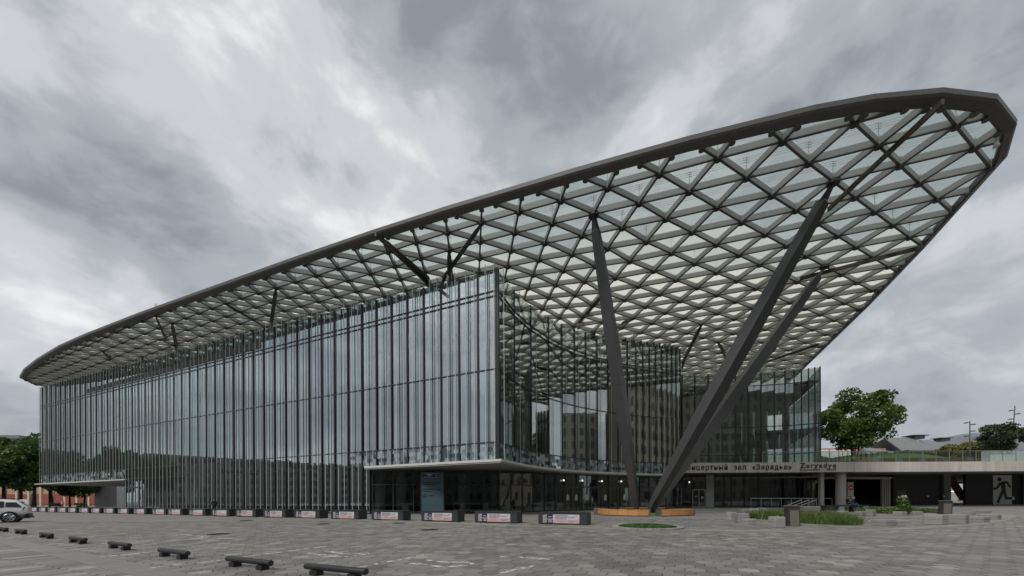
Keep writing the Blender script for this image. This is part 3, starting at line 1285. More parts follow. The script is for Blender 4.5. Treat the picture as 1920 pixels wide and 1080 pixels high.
# printed hexagons on the glass: lower band everywhere above the canopy line, and the top near the corner
def frit_hexes(pt_fn, length, z0, z1, prob, r, parent, seed, tones=(0, 0, 1, 1, 2)):
    rr = random.Random(seed)
    w, h = 0.52, 0.50
    mbs = MB()
    nx = int(length / w)
    nz = int((z1 - z0) / (h * 0.78)) + 1
    for i in range(nx):
        for j in range(nz):
            s = (i + 0.5 + 0.5 * (j % 2)) * w
            zc = z0 + (j + 0.5) * h * 0.78
            pr = prob(s, zc)
            if rr.random() > pr:
                continue
            P = []
            for x, z in ((0, -h * .56), (w * .5, -h * .26), (w * .5, h * .26), (0, h * .56), (-w * .5, h * .26), (-w * .5, -h * .26)):
                zz = min(max(zc + z * .97, z0 + 0.02), z1 - 0.02)
                b, n_ = pt_fn(min(max(s + x * .97, 0), length))
                P.append(((b.x + n_.x * 0.012), (b.y + n_.y * 0.012), zz))
            mbs.poly(P, m=rr.choice(tones))
    return stuff(mbs.build('printed_hexagons', [mat('frit_light', (0.34, 0.41, 0.43), 0.3), mat('frit_mid', (0.17, 0.22, 0.24), 0.3), mat('frit_dark', (0.07, 0.095, 0.105), 0.25), MATS['frit_faint']], parent))


def left_fn(off=0.0):
    return lambda s: (C0 + AX * (s + off), no)


def curve_fn(poly):
    cum = [0.0]
    for i in range(1, len(poly)):
        cum.append(cum[-1] + (poly[i] - poly[i - 1]).length)

    def f(s):
        for i in range(len(poly) - 1):
            if s <= cum[i + 1] + 1e-6:
                d = cum[i + 1] - cum[i]
                return poly[i].lerp(poly[i + 1], (s - cum[i]) / max(d, 1e-6)), out_n(poly[i], poly[i + 1])
        return poly[-1], out_n(poly[-2], poly[-1])
    return f, cum[-1]


frit_hexes(left_fn(), S700 + 3, Z1, Z2, lambda s, z: 0.72, 0, WALL_L, 1)
frit_hexes(left_fn(), 15, Z3 + 1.5, Z4, lambda s, z: max(0, 0.42 - 0.028 * s) * min(1, (z - 14) / 3), 0, WALL_L, 9, (3,))
frit_hexes(left_fn(S235), LF - S235, Z1, Z2, lambda s, z: 0.72, 0, WALL_L, 2)
cf, clen = curve_fn(PC)
frit_hexes(cf, clen, Z1, Z2, lambda s, z: 0.72, 0, WALL_C, 3)

# ---------- slabs, canopy lip, inner walls
hall_poly = [C0 + AX * LF, C0] + CURF[6:] + [Vector((27.6, 64.2))] + WPL[4:] + [e1, Vector((30, 100)), C0 + AX * (LF * 0.9) + BX * 34, C0 + AX * LF + BX * 16]


def shrink(poly, d):
    """offset a ccw/cw polygon inwards by d (simple mitre)"""
    ar = sum(poly[i].x * poly[(i + 1) % len(poly)].y - poly[(i + 1) % len(poly)].x * poly[i].y for i in range(len(poly)))
    sg = 1 if ar > 0 else -1
    res = []
    for i in range(len(poly)):
        a, b, c = poly[i - 1], poly[i], poly[(i + 1) % len(poly)]
        d1, d2 = (b - a).normalized(), (c - b).normalized()
        n1, n2 = Vector((-d1.y, d1.x)) * sg, Vector((-d2.y, d2.x)) * sg
        k = n1 + n2
        k = k / max(0.5, k.dot(n1))
        res.append(b + k * d)
    return res


def slab(name, poly, z0, z1, m, parent=HALL):
    mb = MB()
    mb.prism([(p.x, p.y) for p in poly], z0, z1)
    o = mb.build(name, m, parent)
    return o


in_poly = shrink(hall_poly, 0.35)
slab('floor_slab', in_poly, 4.72, 4.96, SOFF)
slab('floor_slab', in_poly, 12.2, 12.6, INNER)
slab('roof_deck', in_poly, 19.7, 20.0, INFLOOR)
# inner walls (the auditorium volume) set back behind the glass
core = [C0 + AX * (LF - 8) + BX * 9, C0 + AX * 12 + BX * 9] + [p + Vector((-7.5, 4.5)) for p in CURF[20::6]] + [Vector((20, 70)), Vector((48, 72)), Vector((54, 84)), Vector((30, 98)), C0 + AX * (LF * 0.88) + BX * 32]
for z0, z1 in ((5.0, 12.2), (12.6, 19.7)):
    slab('inner_wall', core, z0, z1, INNER)
# ground floor volume: between the two recesses
core_g = [C0 + AX * (S235 - 3) + BX * 9, C0 + AX * (S700 + 8) + BX * 9, C0 + AX * 6 + BX * 14, Vector((10, 62)), Vector((22, 70)), Vector((46, 74)), Vector((54, 84)), Vector((30, 98)), C0 + AX * S235 + BX * 32]
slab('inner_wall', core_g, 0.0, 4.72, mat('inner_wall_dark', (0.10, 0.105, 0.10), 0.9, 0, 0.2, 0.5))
slab('inner_floor', [C0 + AX * S235 + BX * 0.3, C0 + AX * S700 + BX * 0.3, C0 + AX * S700 + BX * 7, Vector((24, 60)), Vector((24, 70)), C0 + AX * S235 + BX * 12], 0.003, 0.02, INFLOOR)
# pale columns behind the glass
mb = MB()
colm = MB()
colm.tube([(0, 0, 0.02), (0, 0, 4.72)], 0.55, 14)
cm1 = colm.mesh('inner_column', INCOL, True)
colm = MB()
colm.tube([(0, 0, 4.96), (0, 0, 12.2)], 0.5, 14)
cm2 = colm.mesh('inner_column', INCOL, True)
colm = MB()
colm.tube([(0, 0, 12.6), (0, 0, 19.7)], 0.5, 14)
cm3 = colm.mesh('inner_column', INCOL, True)
for k in range(11):
    s = 4 + k * 9.0
    if s > LF - 2:
        break
    p = C0 + AX * s + BX * 2.2
    if S700 < s < S235:
        obj('inner_column', cm1, HALL, (p.x, p.y, 0))
    obj('inner_column', cm2, HALL, (p.x, p.y, 0))
    obj('inner_column', cm3, HALL, (p.x, p.y, 0))
for t in (0.3, 0.5, 0.7, 0.88):
    p = CURF[int(t * 89)] + Vector((-2.2, 1.2))
    obj('inner_column', cm2, HALL, (p.x, p.y, 0))
    obj('inner_column', cm3, HALL, (p.x, p.y, 0))
for t in (0.15, 0.4, 0.65, 0.88):
    p = WPL[int(t * 89)] + Vector((-0.5, 2.6))
    obj('inner_column', cm2, HALL, (p.x, p.y, 0))
    obj('inner_column', cm3, HALL, (p.x, p.y, 0))
# pale roller blinds behind part of the upper glazing
BL = mat('roller_blind', (0.62, 0.66, 0.62), 0.9)
r5 = random.Random(21)
for k in range(0, 58, 2):
    if r5.random() < 0.42:
        continue
    s = 1.5 + k * MOD
    p, q = C0 + AX * s + BX * 0.55, C0 + AX * (s + 2 * MOD * 0.94) + BX * 0.55
    zl = 14.4 + 0.055 * (58 - k) * 0.9 + r5.uniform(-0.4, 0.4)
    mb = MB()
    mb.beam(p, q, 0.03, zl, 19.4)
    mb.build('roller_blind', BL, HALL)
# canopy lip over the entrance
lipin = [C0 + AX * (S700 + 0.4) + BX * 0.6] + [C0 + BX * 0.4] + [p + Vector((-0.5, 0.5)) for p in CURF[8::4]]
lipout = [C0 + AX * (S700 + 0.4) + no * 0.55, C0 + AX * 0.0 + no * 0.75 + Vector((0.55, -0.2))]
for i in range(8, 90, 4):
    n_ = out_n(CURF[i - 1], CURF[i])
    lipout.append(CURF[i] + n_ * 0.75)
slab('entrance_canopy', lipout + lipin[::-1], 4.66, 4.97, SOFF).data.materials.append(CANW)
cl = HALL.children[-1]
mb = MB()
for i in range(len(lipout) - 1):
    a, b = lipout[i], lipout[i + 1]
    n_ = out_n(a, b)
    mb.beam(a + n_ * 0.03, b + n_ * 0.03, 0.06, 4.78, 4.99)
mb.build('canopy_edge', CANW, HALL)
a, b = C0 + AX * (S235 - 1.0) + no * 0.5, C0 + AX * (LF + 1.2) + no * 0.5
mb = MB()
mb.beam(a, b, 0.08, 4.82, 4.98)
c_ = b + BX * 17
mb.beam(b, c_, 0.08, 4.82, 4.98)
mb.build('canopy_edge', CANW, HALL)
mb = MB()
mb.prism([(q.x, q.y) for q in (a - no * 0.04, b - no * 0.04, c_, C0 + AX * (S235 - 1.0) + BX * 0.1)][:2] + [((b + BX * 1.2).x, (b + BX * 1.2).y), ((a + BX * 1.0).x, (a + BX * 1.0).y)], 4.74, 4.95)
mb.build('canopy_soffit', SOFF, HALL)
# left end face of the hall
for k in range(10):
    p, q = C0 + AX * LF + BX * (k * 1.6), C0 + AX * LF + BX * ((k + 1) * 1.6)
    mb = MB()
    mb.beam(p, q - BX * 0.06, 0.04, Z1, 23.4)
    mb.build('glass_pane', MATS['facade_glass'], WALL_L)

# recessed ground-floor glazing by the entrance
ENT = part('entrance_glazing', HALL, 'dark recessed entrance glazing below the curved front')
gp = [C0 + AX * S700 + BX * 0.1]
for u, Y in ((850, 41.5), (936, 42.2), (1000, 45.0), (1060, 48.5), (1120, 51.6), (1200, 55.4), (1279, 61.0)):
    gp.append(Vector(((u - 960) / FPX * Y, Y)))
gfine = []
for i in range(len(gp) - 1):
    n = max(1, int(round((gp[i + 1] - gp[i]).length / 1.9)))
    gfine += [gp[i].lerp(gp[i + 1], k / n) for k in range(n)]
gfine.append(gp[-1])
for k in range(len(gfine) - 1):
    p, q = gfine[k], gfine[k + 1]
    for z0, z1 in ((0.08, 3.1), (3.1, 4.66)):
        mb = MB()
        pane_mb(mb, p, q, z0 + 0.02, z1 - 0.02, tilt=0.006)
        mb.build('glass_pane', MATS['dark_glass'], ENT)
    mb = MB()
    n_ = out_n(p, q)
    mb.beam(p + n_ * 0.06, p - n_ * 0.14, 0.1, 0, 4.7)
    mb.build('mullion', MULL, ENT)
    mb = MB()
    mb.beam(p + n_ * 0.02, q + n_ * 0.02, 0.09, 3.06, 3.14)
    mb.beam(p + n_ * 0.02, q + n_ * 0.02, 0.09, 0, 0.08)
    mb.build('transom', MULL, ENT)
# glazed return at the left recess
p0 = C0 + AX * S235
for k in range(6):
    p, q = p0 + BX * (k * 1.5), p0 + BX * ((k + 1) * 1.5)
    mb = MB()
    pane_mb(mb, p, q, 0.05, 4.7)
    mb.build('glass_pane', MATS['dark_glass'], ENT)
    mb = MB()
    mb.beam(p, p + BX * 0.08, 0.1, 0, 4.7)
    mb.build('mullion', MULL, ENT)
for u, Y in ((713, 43.5), (752, 45.0), (868, 47.0), (925, 49.5), (1018, 52.0), (1040, 56.0), (1190, 60.0), (1255, 63.5)):
    obj('inner_column', cm1, HALL, ((u - 960) / FPX * Y, Y, 0))
# notices on the doors, ceiling lights over the doors
for u, v in ((1064.5, 933), (1080.5, 933), (1100, 933), (1135, 933), (1171, 933)):
    P_ = at_u(gfine, u)
    k = PY(u, v, P_.y - 0.12)
    mb = MB()
    mb.box((k.x, k.y, k.z - 0.35), 0.30, 0.02, 0.62)
    mb.box((k.x, k.y, k.z + 0.27), 0.14, 0.02, 0.16)
    mb.build('door_notice', WHITE, ENT)
LAMP = bpy.data.materials.new('lit_lamp')
LAMP.use_nodes = True
bb = LAMP.node_tree.nodes['Principled BSDF']
bb.inputs['Emission Color'].default_value = (1, 0.93, 0.8, 1)
bb.inputs['Emission Strength'].default_value = 0.9
for u, v in ((1057, 900.5), (1092, 901), (1128.5, 902), (1165, 902.5), (1292.5, 904)):
    P_ = at_u(gfine, min(u, 1270))
    k = PY(u, v, P_.y - 0.3)
    mb = MB()
    mb.tube([(k.x, k.y, k.z - 0.1), (k.x, k.y, k.z + 0.1)], [0.11, 0.09], 8)
    mb.build('door_lamp', LAMP, ENT)
# door frames and handles of the entrance doors
for u0 in (1057, 1092, 1128, 1164):
    p, q = at_u(gfine, u0), at_u(gfine, u0 + 30)
    n_ = out_n(p, q)
    mb = MB()
    for t in (0, 0.5, 1):
        c = p.lerp(q, t) + n_ * 0.10
        mb.tube([(c.x, c.y, 0.05), (c.x, c.y, 3.0)], 0.05, 6)
    mb.beam(p + n_ * 0.1, q + n_ * 0.1, 0.07, 2.96, 3.04)
    mb.build('door_frame', mat('door_bronze', (0.16, 0.145, 0.12), 0.4, 0.6), ENT)

# ================================================================== INFORMATION TOTEM by the entrance
tp = PY(811, 900, 39.0)
TOT = thing('information_totem', 'tall blue-green glass information panel under the canopy by the entrance', 'information board', (tp.x, tp.y, 0), 0.12)
mb = MB()
mb.box((0, 0, 0), 2.15, 0.5, 4.25)
mb.build('panel', mat('totem_teal_glass', (0.07, 0.125, 0.145), 0.25, 0, 0.1, 0.7), TOT)
mb = MB()
mb.box((1.13, 0, 0), 0.1, 0.54, 4.3)
mb.box((-1.13, 0, 0), 0.1, 0.54, 4.3)
mb.build('side_frame', MULL, TOT)
mb = MB()
for z, x0, x1 in ((3.15, -.9, .75), (2.95, -.9, .4), (2.5, -.9, .25), (2.45, .45, .85), (2.3, -.9, -.1), (1.93, -.9, -.55), (1.84, -.35, .1), (1.74, -.9, -.5)):
    mb.box(((x0 + x1) / 2, -0.253, z), x1 - x0, 0.012, 0.10)
mb.build('text_lines', LETTER, TOT)
mb = MB()
mb.box((-0.15, -0.27, 3.72), 1.45, 0.04, 0.42)
pl = mb.build('street_plate', mat('plate_blue', (0.012, 0.022, 0.11), 0.4), TOT)
mb = MB()
mb.box((-0.3, -0.294, 3.98), 0.62, 0.008, 0.06)
mb.box((-0.3, -0.294, 3.86), 0.36, 0.008, 0.05)
for z in (3.735, 4.105):
    mb.box((-0.15, -0.294, z), 1.4, 0.008, 0.02)
mb.build('plate_print', WHITE, pl)
t = obj('plate_number', PLATE_TEXT, pl, (0.38, -0.297, 3.82))
t.rotation_euler = (PI / 2, 0, 0)

# ================================================================== TERRACE (right) with lettered fascia
FY = 58.0
TER = thing('terrace_structure', 'stone-faced terrace with lettered fascia over a dark recessed driveway', 'terrace', (0, 0, 0))
fz0, fz1 = PY(1600, 885, FY).z, PY(1600, 866.5, FY).z
fx0, fx1 = PY(1277, 876, FY).x, PY(2080, 876, FY).x
nsl = int((fx1 - fx0) / 0.62)
for k in range(nsl):
    x0 = fx0 + (fx1 - fx0) * k / nsl
    w = (fx1 - fx0) / nsl
    mb = MB()
    mb.box((x0 + w / 2, FY + rnd.uniform(0, 0.006), fz0), w - 0.025, 0.22, fz1 - fz0)
    mb.build('fascia_slab', FASC, TER)
mb = MB()
mb.box(((fx0 + fx1) / 2, FY + 0.25, fz0 + 0.02), fx1 - fx0, 0.26, fz1 - fz0 - 0.06)
mb.build('fascia_backing', SOFF, TER)
mb = MB()
mb.prism([(fx0 - 1, FY + 0.39), (fx1 + 25, FY + 0.39), (fx1 + 25, 150), (60, 150), (60, 84), (fx0 - 1, 66)], fz0 + 0.05, fz0 + 0.5)
mb.build('deck_slab', SOFF, TER)
# lettering
for body, u0, u1, vb, capv in (('Концертный  зал  «Зарядье»', 1279, 1484, 881, 871.5), ('Zaryadye', 1500, 1568, 877, 868), ('Concert   Hall', 1500, 1567, 882.6, 878.4)):
    a, b = PY(u0, vb, FY - 0.13), PY(u1, vb, FY - 0.13)
    hgt = PY(u0, capv, FY - 0.13).z - a.z
    size = hgt * 1.42

    lo, hi = ADV[body][-1]
    sx = (b.x - a.x) / (hi - lo)
    grp = part('lettering', TER)
    for k, ch in enumerate(body):
        if ch == ' ':
            continue
        me = GLYPH[ch]
        cw = max(v.co.x for v in me.vertices)
        o = obj('letter', me, grp, (a.x + (ADV[body][k][1] - cw - lo) * sx, FY - 0.135, a.z))
        o.rotation_euler = (PI / 2, 0, 0)
        o.scale = (sx, size, 1)
# recess: ground floor glazing beneath the wing
GY = 63.5
gx0, gx1 = PY(1279, 900, GY).x, PY(1533, 900, GY).x
ug = [1279, 1297, 1323, 1339, 1357, 1371, 1396, 1423, 1446, 1463, 1475, 1487, 1499, 1511, 1522, 1533]
GLZ = part('recessed_glazing', TER, 'dark glazing beneath the lettered fascia')
for k in range(len(ug) - 1):
    p, q = Vector(((ug[k] - 960) / FPX * GY, GY)), Vector(((ug[k + 1] - 960) / FPX * GY, GY))
    solid = k in (2,)
    mb = MB()
    if solid:
        mb.beam(p, q, 0.12, 0, fz0)
        mb.build('pilaster', INCOL, GLZ)
    else:
        pane_mb(mb, p, q, 0.1, fz0 - 0.02, tilt=0.004)
        mb.build('glass_pane', MATS['dark_glass'], GLZ)
    mb = MB()
    mb.beam(p + Vector((0, -0.06)), p + Vector((0, 0.16)), 0.14, 0, fz0)
    mb.build('mullion', MULL, GLZ)
mb = MB()
mb.box(((gx0 + gx1) / 2, GY + 5, 0), gx1 - gx0, 0.3, fz0)
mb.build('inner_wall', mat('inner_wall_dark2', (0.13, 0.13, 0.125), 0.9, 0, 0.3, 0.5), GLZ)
# white framed door
da, db = PY(1299, 950, GY - 0.12), PY(1322, 950, GY - 0.12)
DOOR = part('glazed_door', TER, 'white-framed double door')
mb = MB()
w = db.x - da.x
for x in (da.x, da.x + w / 2, db.x):
    mb.box((x, GY - 0.12, 0), 0.12, 0.1, 2.95)
for z in (0.0, 2.83):
    mb.box((da.x + w / 2, GY - 0.121, z), w, 0.1, 0.14)
mb.build('frame', mat('door_white', (0.6, 0.6, 0.6), 0.5), DOOR)
mb = MB()
mb.box((da.x + w * .75, GY - 0.2, 1.4), 0.36, 0.02, 0.42)
mb.box((da.x + w * .25, GY - 0.2, 1.75), 0.5, 0.02, 0.14)
mb.build('notice', WHITE, DOOR)
# terrace columns
for u, w, rnd_ in ((1539.5, 0.55, False), (1576, 1.35, True)):
    p = PY(u, 900, FY + 1.2)
    mb = MB()
    if rnd_:
        mb.tube([(p.x, p.y, 0), (p.x, p.y, fz0 + 0.06)], w / 2, 20)
        o = mb.build('column', CONC, TER)
        mb = MB()
        mb.tube([(p.x, p.y, 0), (p.x, p.y, 0.42)], w / 2 + 0.05, 20)
        mb.build('column_base', mat('column_base_brown', (0.16, 0.12, 0.09), 0.8), o)
    else:
        mb.box((p.x, p.y, 0), w, 0.5, fz0 + 0.06)
        mb.build('column', CONC, TER)
# black back wall of the driveway, door, lit fittings, opening with ramp
WY = 66.0


def wx(u, Y=WY):
    return (u - 960) / FPX * Y


mb = MB()
mb.box(((wx(1672) + wx(1763)) / 2, WY, 0), wx(1763) - wx(1672), 0.4, fz0 + 0.06)
mb.build('black_wall', BLACKW, TER)
mb = MB()
mb.box(((wx(1808) + wx(2150)) / 2, WY, 0), wx(2150) - wx(1808), 0.4, fz0 + 0.06)
mb.build('black_wall', BLACKW, TER)
mb = MB()
mb.box(((wx(1763) + wx(1776)) / 2, WY - 0.3, 0), wx(1776) - wx(1763), 0.6, fz0 + 0.06)
mb.build('grey_pier', mat('pier_bluegrey', (0.16, 0.18, 0.2), 0.7, 0, 0.2, 1), TER)
mb = MB()
mb.box(((wx(1914) + wx(1990)) / 2, WY - 0.5, 0), wx(1990) - wx(1914), 0.5, fz0 + 0.06)
mb.build('grey_pier', MATS['pier_bluegrey'], TER)
mb = MB()
mb.box(((wx(1535) + wx(1680)) / 2, WY + 16, 0), wx(1720) - wx(1500), 0.4, fz0 + 0.06)
mb.box((wx(1672) + 0.2, WY + 8, 0), 0.4, 16, fz0 + 0.06)
mb.build('black_wall', BLACKW, TER)
mb = MB()
mb.box(((wx(1776) + wx(1810)) / 2, WY + 3, 0), 4.5, 0.2, fz0 + 0.06)
mb.build('inner_wall', mat('stair_wall_grey', (0.30, 0.28, 0.26), 0.9, 0, 0.1, 1), TER)
P1, P2 = PY(1782, 894, WY + 1.5), PY(1810, 938, WY + 1.5)
mb = MB()
mb.hexa([(P1.x - 0.7, P1.y, P1.z), (P1.x + 0.7, P1.y, P1.z), (P1.x + 0.7, P1.y + 0.3, P1.z), (P1.x - 0.7, P1.y + 0.3, P1.z),
         (P2.x - 0.7, P2.y, P2.z), (P2.x + 0.7, P2.y, P2.z), (P2.x + 0.7, P2.y + 0.3, P2.z), (P2.x - 0.7, P2.y + 0.3, P2.z)])
mb.build('rust_beam', mat('rust_orange', (0.20, 0.062, 0.025), 0.8, 0, 0.15, 2), TER, recalc=True)
for k in range(4):
    mb = MB()
    u = 1654 + k * 4.2
    mb.box((wx(u, 64), 64, 0), 0.22, 0.35, 4.6)
    mb.build('pier', CONC, TER)
mb = MB()
mb.box(((wx(1677) + wx(1696)) / 2, WY - 0.24, 0), wx(1694.5) - wx(1677.5), 0.06, 2.75)
mb.build('service_door', mat('service_door_grey', (0.11, 0.11, 0.115), 0.6), TER)
for u, v in ((1686, 932), (1699.5, 931.5), (1739.5, 930.5), (1770, 930.5)):
    k = PY(u, v, WY - 0.65 if u > 1765 else WY - 0.24)
    mb = MB()
    mb.tube([(k.x, k.y, k.z), (k.x, k.y - 0.08, k.z)], 0.17, 10)
    mb.build('wall_plate', WHITE, TER)
TUBEL = bpy.data.materials.new('lit_tube')
TUBEL.use_nodes = True
bb = TUBEL.node_tree.nodes['Principled BSDF']
bb.inputs['Emission Color'].default_value = (1, 0.98, 0.92, 1)
bb.inputs['Emission Strength'].default_value = 1.3
for (ua, va, ub, vb, Y) in ((1600.5, 937, 1610, 934, 74), (1623, 930.5, 1634, 927.5, 76), (1649, 925, 1655, 923.5, 78), (1582, 943, 1586, 941.5, 73), (1784, 921.5, 1796, 921, WY + 2.6)):
    mb = MB()
    mb.tube([PY(ua, va, Y), PY(ub, vb, Y)], 0.09, 6)
    mb.build('tube_light', TUBEL, TER)
mb = MB()
a, b = PY(1540, 896, 62), PY(1670, 896, 62)
mb.tube([a, b], 0.22, 10)
mb.build('ceiling_duct', CONC, TER)
# running figure panel
pa, pb = PY(1862.5, 947, WY - 0.3), PY(1897, 891, WY - 0.3)
PAN = part('running_figure_panel', TER, 'pale panel with a black running figure')
px0, pw, pz0, ph = pa.x, pb.x - pa.x, pa.z + 0.1, pb.z - pa.z - 0.1
mb = MB()
mb.box((px0 + pw / 2, WY - 0.26, pz0), pw, 0.08, ph)
mb.build('panel', mat('panel_pale', (0.66, 0.67, 0.66), 0.7, 0, 0.08, 0.8), PAN)


def fig(pts, mb, m=0, y=-0.31):
    P = [(px0 + pw * x, WY + y, pz0 + ph * z) for x, z in pts]
    Q = [(a, b - 0.015, c) for a, b, c in P]
    mb.poly(Q, m)


def limb(a, b, w, mb, y, w2=None):
    a, b = Vector(a), Vector(b)
    d = Vector(((b.x - a.x) * pw, (b.y - a.y) * ph)).normalized()
    n = Vector((-d.y, d.x))
    w2 = w2 or w
    k = [(a.x + n.x * w / pw, a.y + n.y * w / ph), (a.x - n.x * w / pw, a.y - n.y * w / ph), (b.x - n.x * w2 / pw, b.y - n.y * w2 / ph), (b.x + n.x * w2 / pw, b.y + n.y * w2 / ph)]
    fig(k, mb, 0, y)


mb = MB()
hd = [(0.33 + 0.115 * math.cos(t * PI / 10), 0.86 + 0.075 * math.sin(t * PI / 10)) for t in range(20)]
fig(hd, mb, 0, -0.310)
limb((0.50, 0.74), (0.56, 0.44), 0.40, mb, -0.311, 0.34)
limb((0.40, 0.745), (0.16, 0.55), 0.20, mb, -0.312)
limb((0.20, 0.545), (-0.02, 0.54), 0.17, mb, -0.313)
limb((0.42, 0.75), (0.78, 0.75), 0.20, mb, -0.314)
limb((0.76, 0.75), (0.92, 0.58), 0.18, mb, -0.315)
limb((0.50, 0.47), (0.22, 0.05), 0.24, mb, -0.316, 0.21)
limb((0.58, 0.47), (0.68, 0.20), 0.24, mb, -0.317, 0.22)
limb((0.62, 0.21), (1.0, 0.21), 0.19, mb, -0.318)
mb.build('figure', LETTER, PAN, recalc=True)
mb = MB()
fig([(1.0, 0.27), (1.12, 0.26), (1.16, 0.16), (1.0, 0.155)], mb, 0, -0.305)
mb.build('foot_tip', WHITE, PAN, recalc=True)
# kerb in front of the black wall
mb = MB()
mb.box((wx(1900), WY - 1.2, 0), wx(2150) - wx(1700), 0.3, 0.14)
mb.build('driveway_kerb', CONC, TER)
# steel handrails below the wing
mb = MB()
a, b = PY(1408, 934.5, 59.5), PY(1560, 934.5, 59.5)
mb.tube([a, b], 0.045, 6)
for t in np.linspace(0, 1, 9):
    c = a.lerp(b, t)
    mb.tube([c, (c.x, c.y, 0)], 0.03, 5)
for k in range(3):
    c, d = PY(1470 + 16 * k, 950 - 1.2 * k, 58.2), PY(1503 + 14 * k, 937, 58.2)
    mb.tube([c, d], 0.05, 6)
    mb.tube([d, (d.x, d.y, 0)], 0.04, 5)
mb.build('handrail', mat('stainless', (0.55, 0.55, 0.55), 0.35, 0.8), TER)
# glass balustrade on the terrace edge
RAIL = part('glass_balustrade', TER, 'clear glass balustrade along the terrace edge')
bx0, bx1 = PY(1430, 860, FY + 0.5).x, PY(2080, 860, FY + 0.5).x
zr = PY(1700, 846.5, FY + 0.5).z
npn = 26
for k in range(npn):
    x0, x1 = bx0 + (bx1 - bx0) * k / npn, bx0 + (bx1 - bx0) * (k + 1) / npn
    mb = MB()
    mb.box(((x0 + x1) / 2, FY + 0.5, fz1 - 0.3), x1 - x0 - 0.04, 0.03, zr - fz1 + 0.3)
    mb.build('glass_pane', MATS['rail_glass'], RAIL)
    mb = MB()
    mb.box((x0, FY + 0.5, fz1 - 0.3), 0.06, 0.08, zr - fz1 + 0.33)
    mb.build('post', MATS['stainless'], RAIL)
mb = MB()
mb.box(((bx0 + bx1) / 2, FY + 0.5, zr + 0.02), bx1 - bx0, 0.07, 0.06)
mb.build('handrail', MATS['stainless'], RAIL)
# terrace soil and lawn
TZ = fz1 - 0.15
mb = MB()
mb.prism([(50.2, FY + 0.7), (fx1 + 25, FY + 0.7), (fx1 + 25, 150), (62, 150), (61, 83)], fz0 + 0.52, TZ)
mb.build('terrace_paving', CONC, TER)


# ================================================================== lawn mound on the terrace
def mound(cx, cy, rx, ry, h, z, n=28, m=9):
    mb = MB()
    k0 = 0
    ring = []
    for i in range(m + 1):
        r = 1 - i / m
        hh = h * (1 - r * r) ** 0.9
        ring.append([(cx + rx * r * math.cos(2 * PI * j / n), cy + ry * r * math.sin(2 * PI * j / n), z + hh + (0.05 * math.sin(j * 3.1 + i) if 0 < i < m else 0)) for j in range(n)])
    for i in range(m):
        for j in range(n):
            mb.poly([ring[i][j], ring[i][(j + 1) % n], ring[i + 1][(j + 1) % n], ring[i + 1][j]])
    return mb


lz = PY(1640, 853, 63).z
o = mound(PY(1650, 860, 72).x, 72, 17, 9, max(0.6, lz - TZ + 1.25), TZ).build('terrace_lawn', GREENG, None, smooth=True)
tag(o, 'low green lawn mound on the terrace above the fascia', 'lawn', kind='stuff')
# sloped ramp wall at the lawn's left
a, b = PY(1541, 855, 59.5), PY(1608, 866, 59.0)
mb = MB()
mb.hexa([(a.x, a.y, TZ - 0.2), (b.x, b.y, TZ - 0.2), (b.x, b.y + 0.4, TZ - 0.2), (a.x, a.y + 0.4, TZ - 0.2), (a.x, a.y, a.z), (b.x, b.y, TZ + 0.12), (b.x, b.y + 0.4, TZ + 0.12), (a.x, a.y + 0.4, a.z)])
o = mb.build('ramp_wall', CONC, None, recalc=True)
tag(o, 'low sloping concrete ramp wall left of the terrace lawn', 'wall')
mb = MB()
pl_a, pl_b = PY(1866, 860, FY + 2.2), PY(2040, 860, FY + 2.2)
mb.box(((pl_a.x + pl_b.x) / 2, FY + 2.6, TZ), pl_b.x - pl_a.x, 0.8, PY(1880, 852, FY + 2.2).z - TZ)
o = mb.build('planter_wall', CONC, None)
tag(o, 'concrete planter wall behind the balustrade at the right edge', 'wall')
# timber seats with grey blocks on the terrace
ts = thing('terrace_bench', 'long timber seat with grey blocks behind the glass balustrade', 'bench', (0, 0, 0))
edges = [1600, 1632, 1644, 1676, 1688, 1719, 1731, 1763, 1775, 1808, 1820, 1851]
zt_ = PY(1700, 859.5, FY + 1.6).z
for k in range(len(edges) - 1):
    x0, x1 = PY(edges[k], 860, FY + 1.6).x, PY(edges[k + 1], 860, FY + 1.6).x
    mb = MB()
    if k % 2 == 0:
        mb.box(((x0 + x1) / 2, FY + 1.6, TZ), x1 - x0 - 0.02, 0.7, zt_ - TZ)
        mb.build('timber_section', WOODD, ts)
    else:
        mb.box(((x0 + x1) / 2, FY + 1.61, TZ), x1 - x0 - 0.02, 0.78, zt_ - TZ + 0.05)
        mb.build('grey_block', mat('seat_block_grey', (0.30, 0.32, 0.35), 0.6), ts)


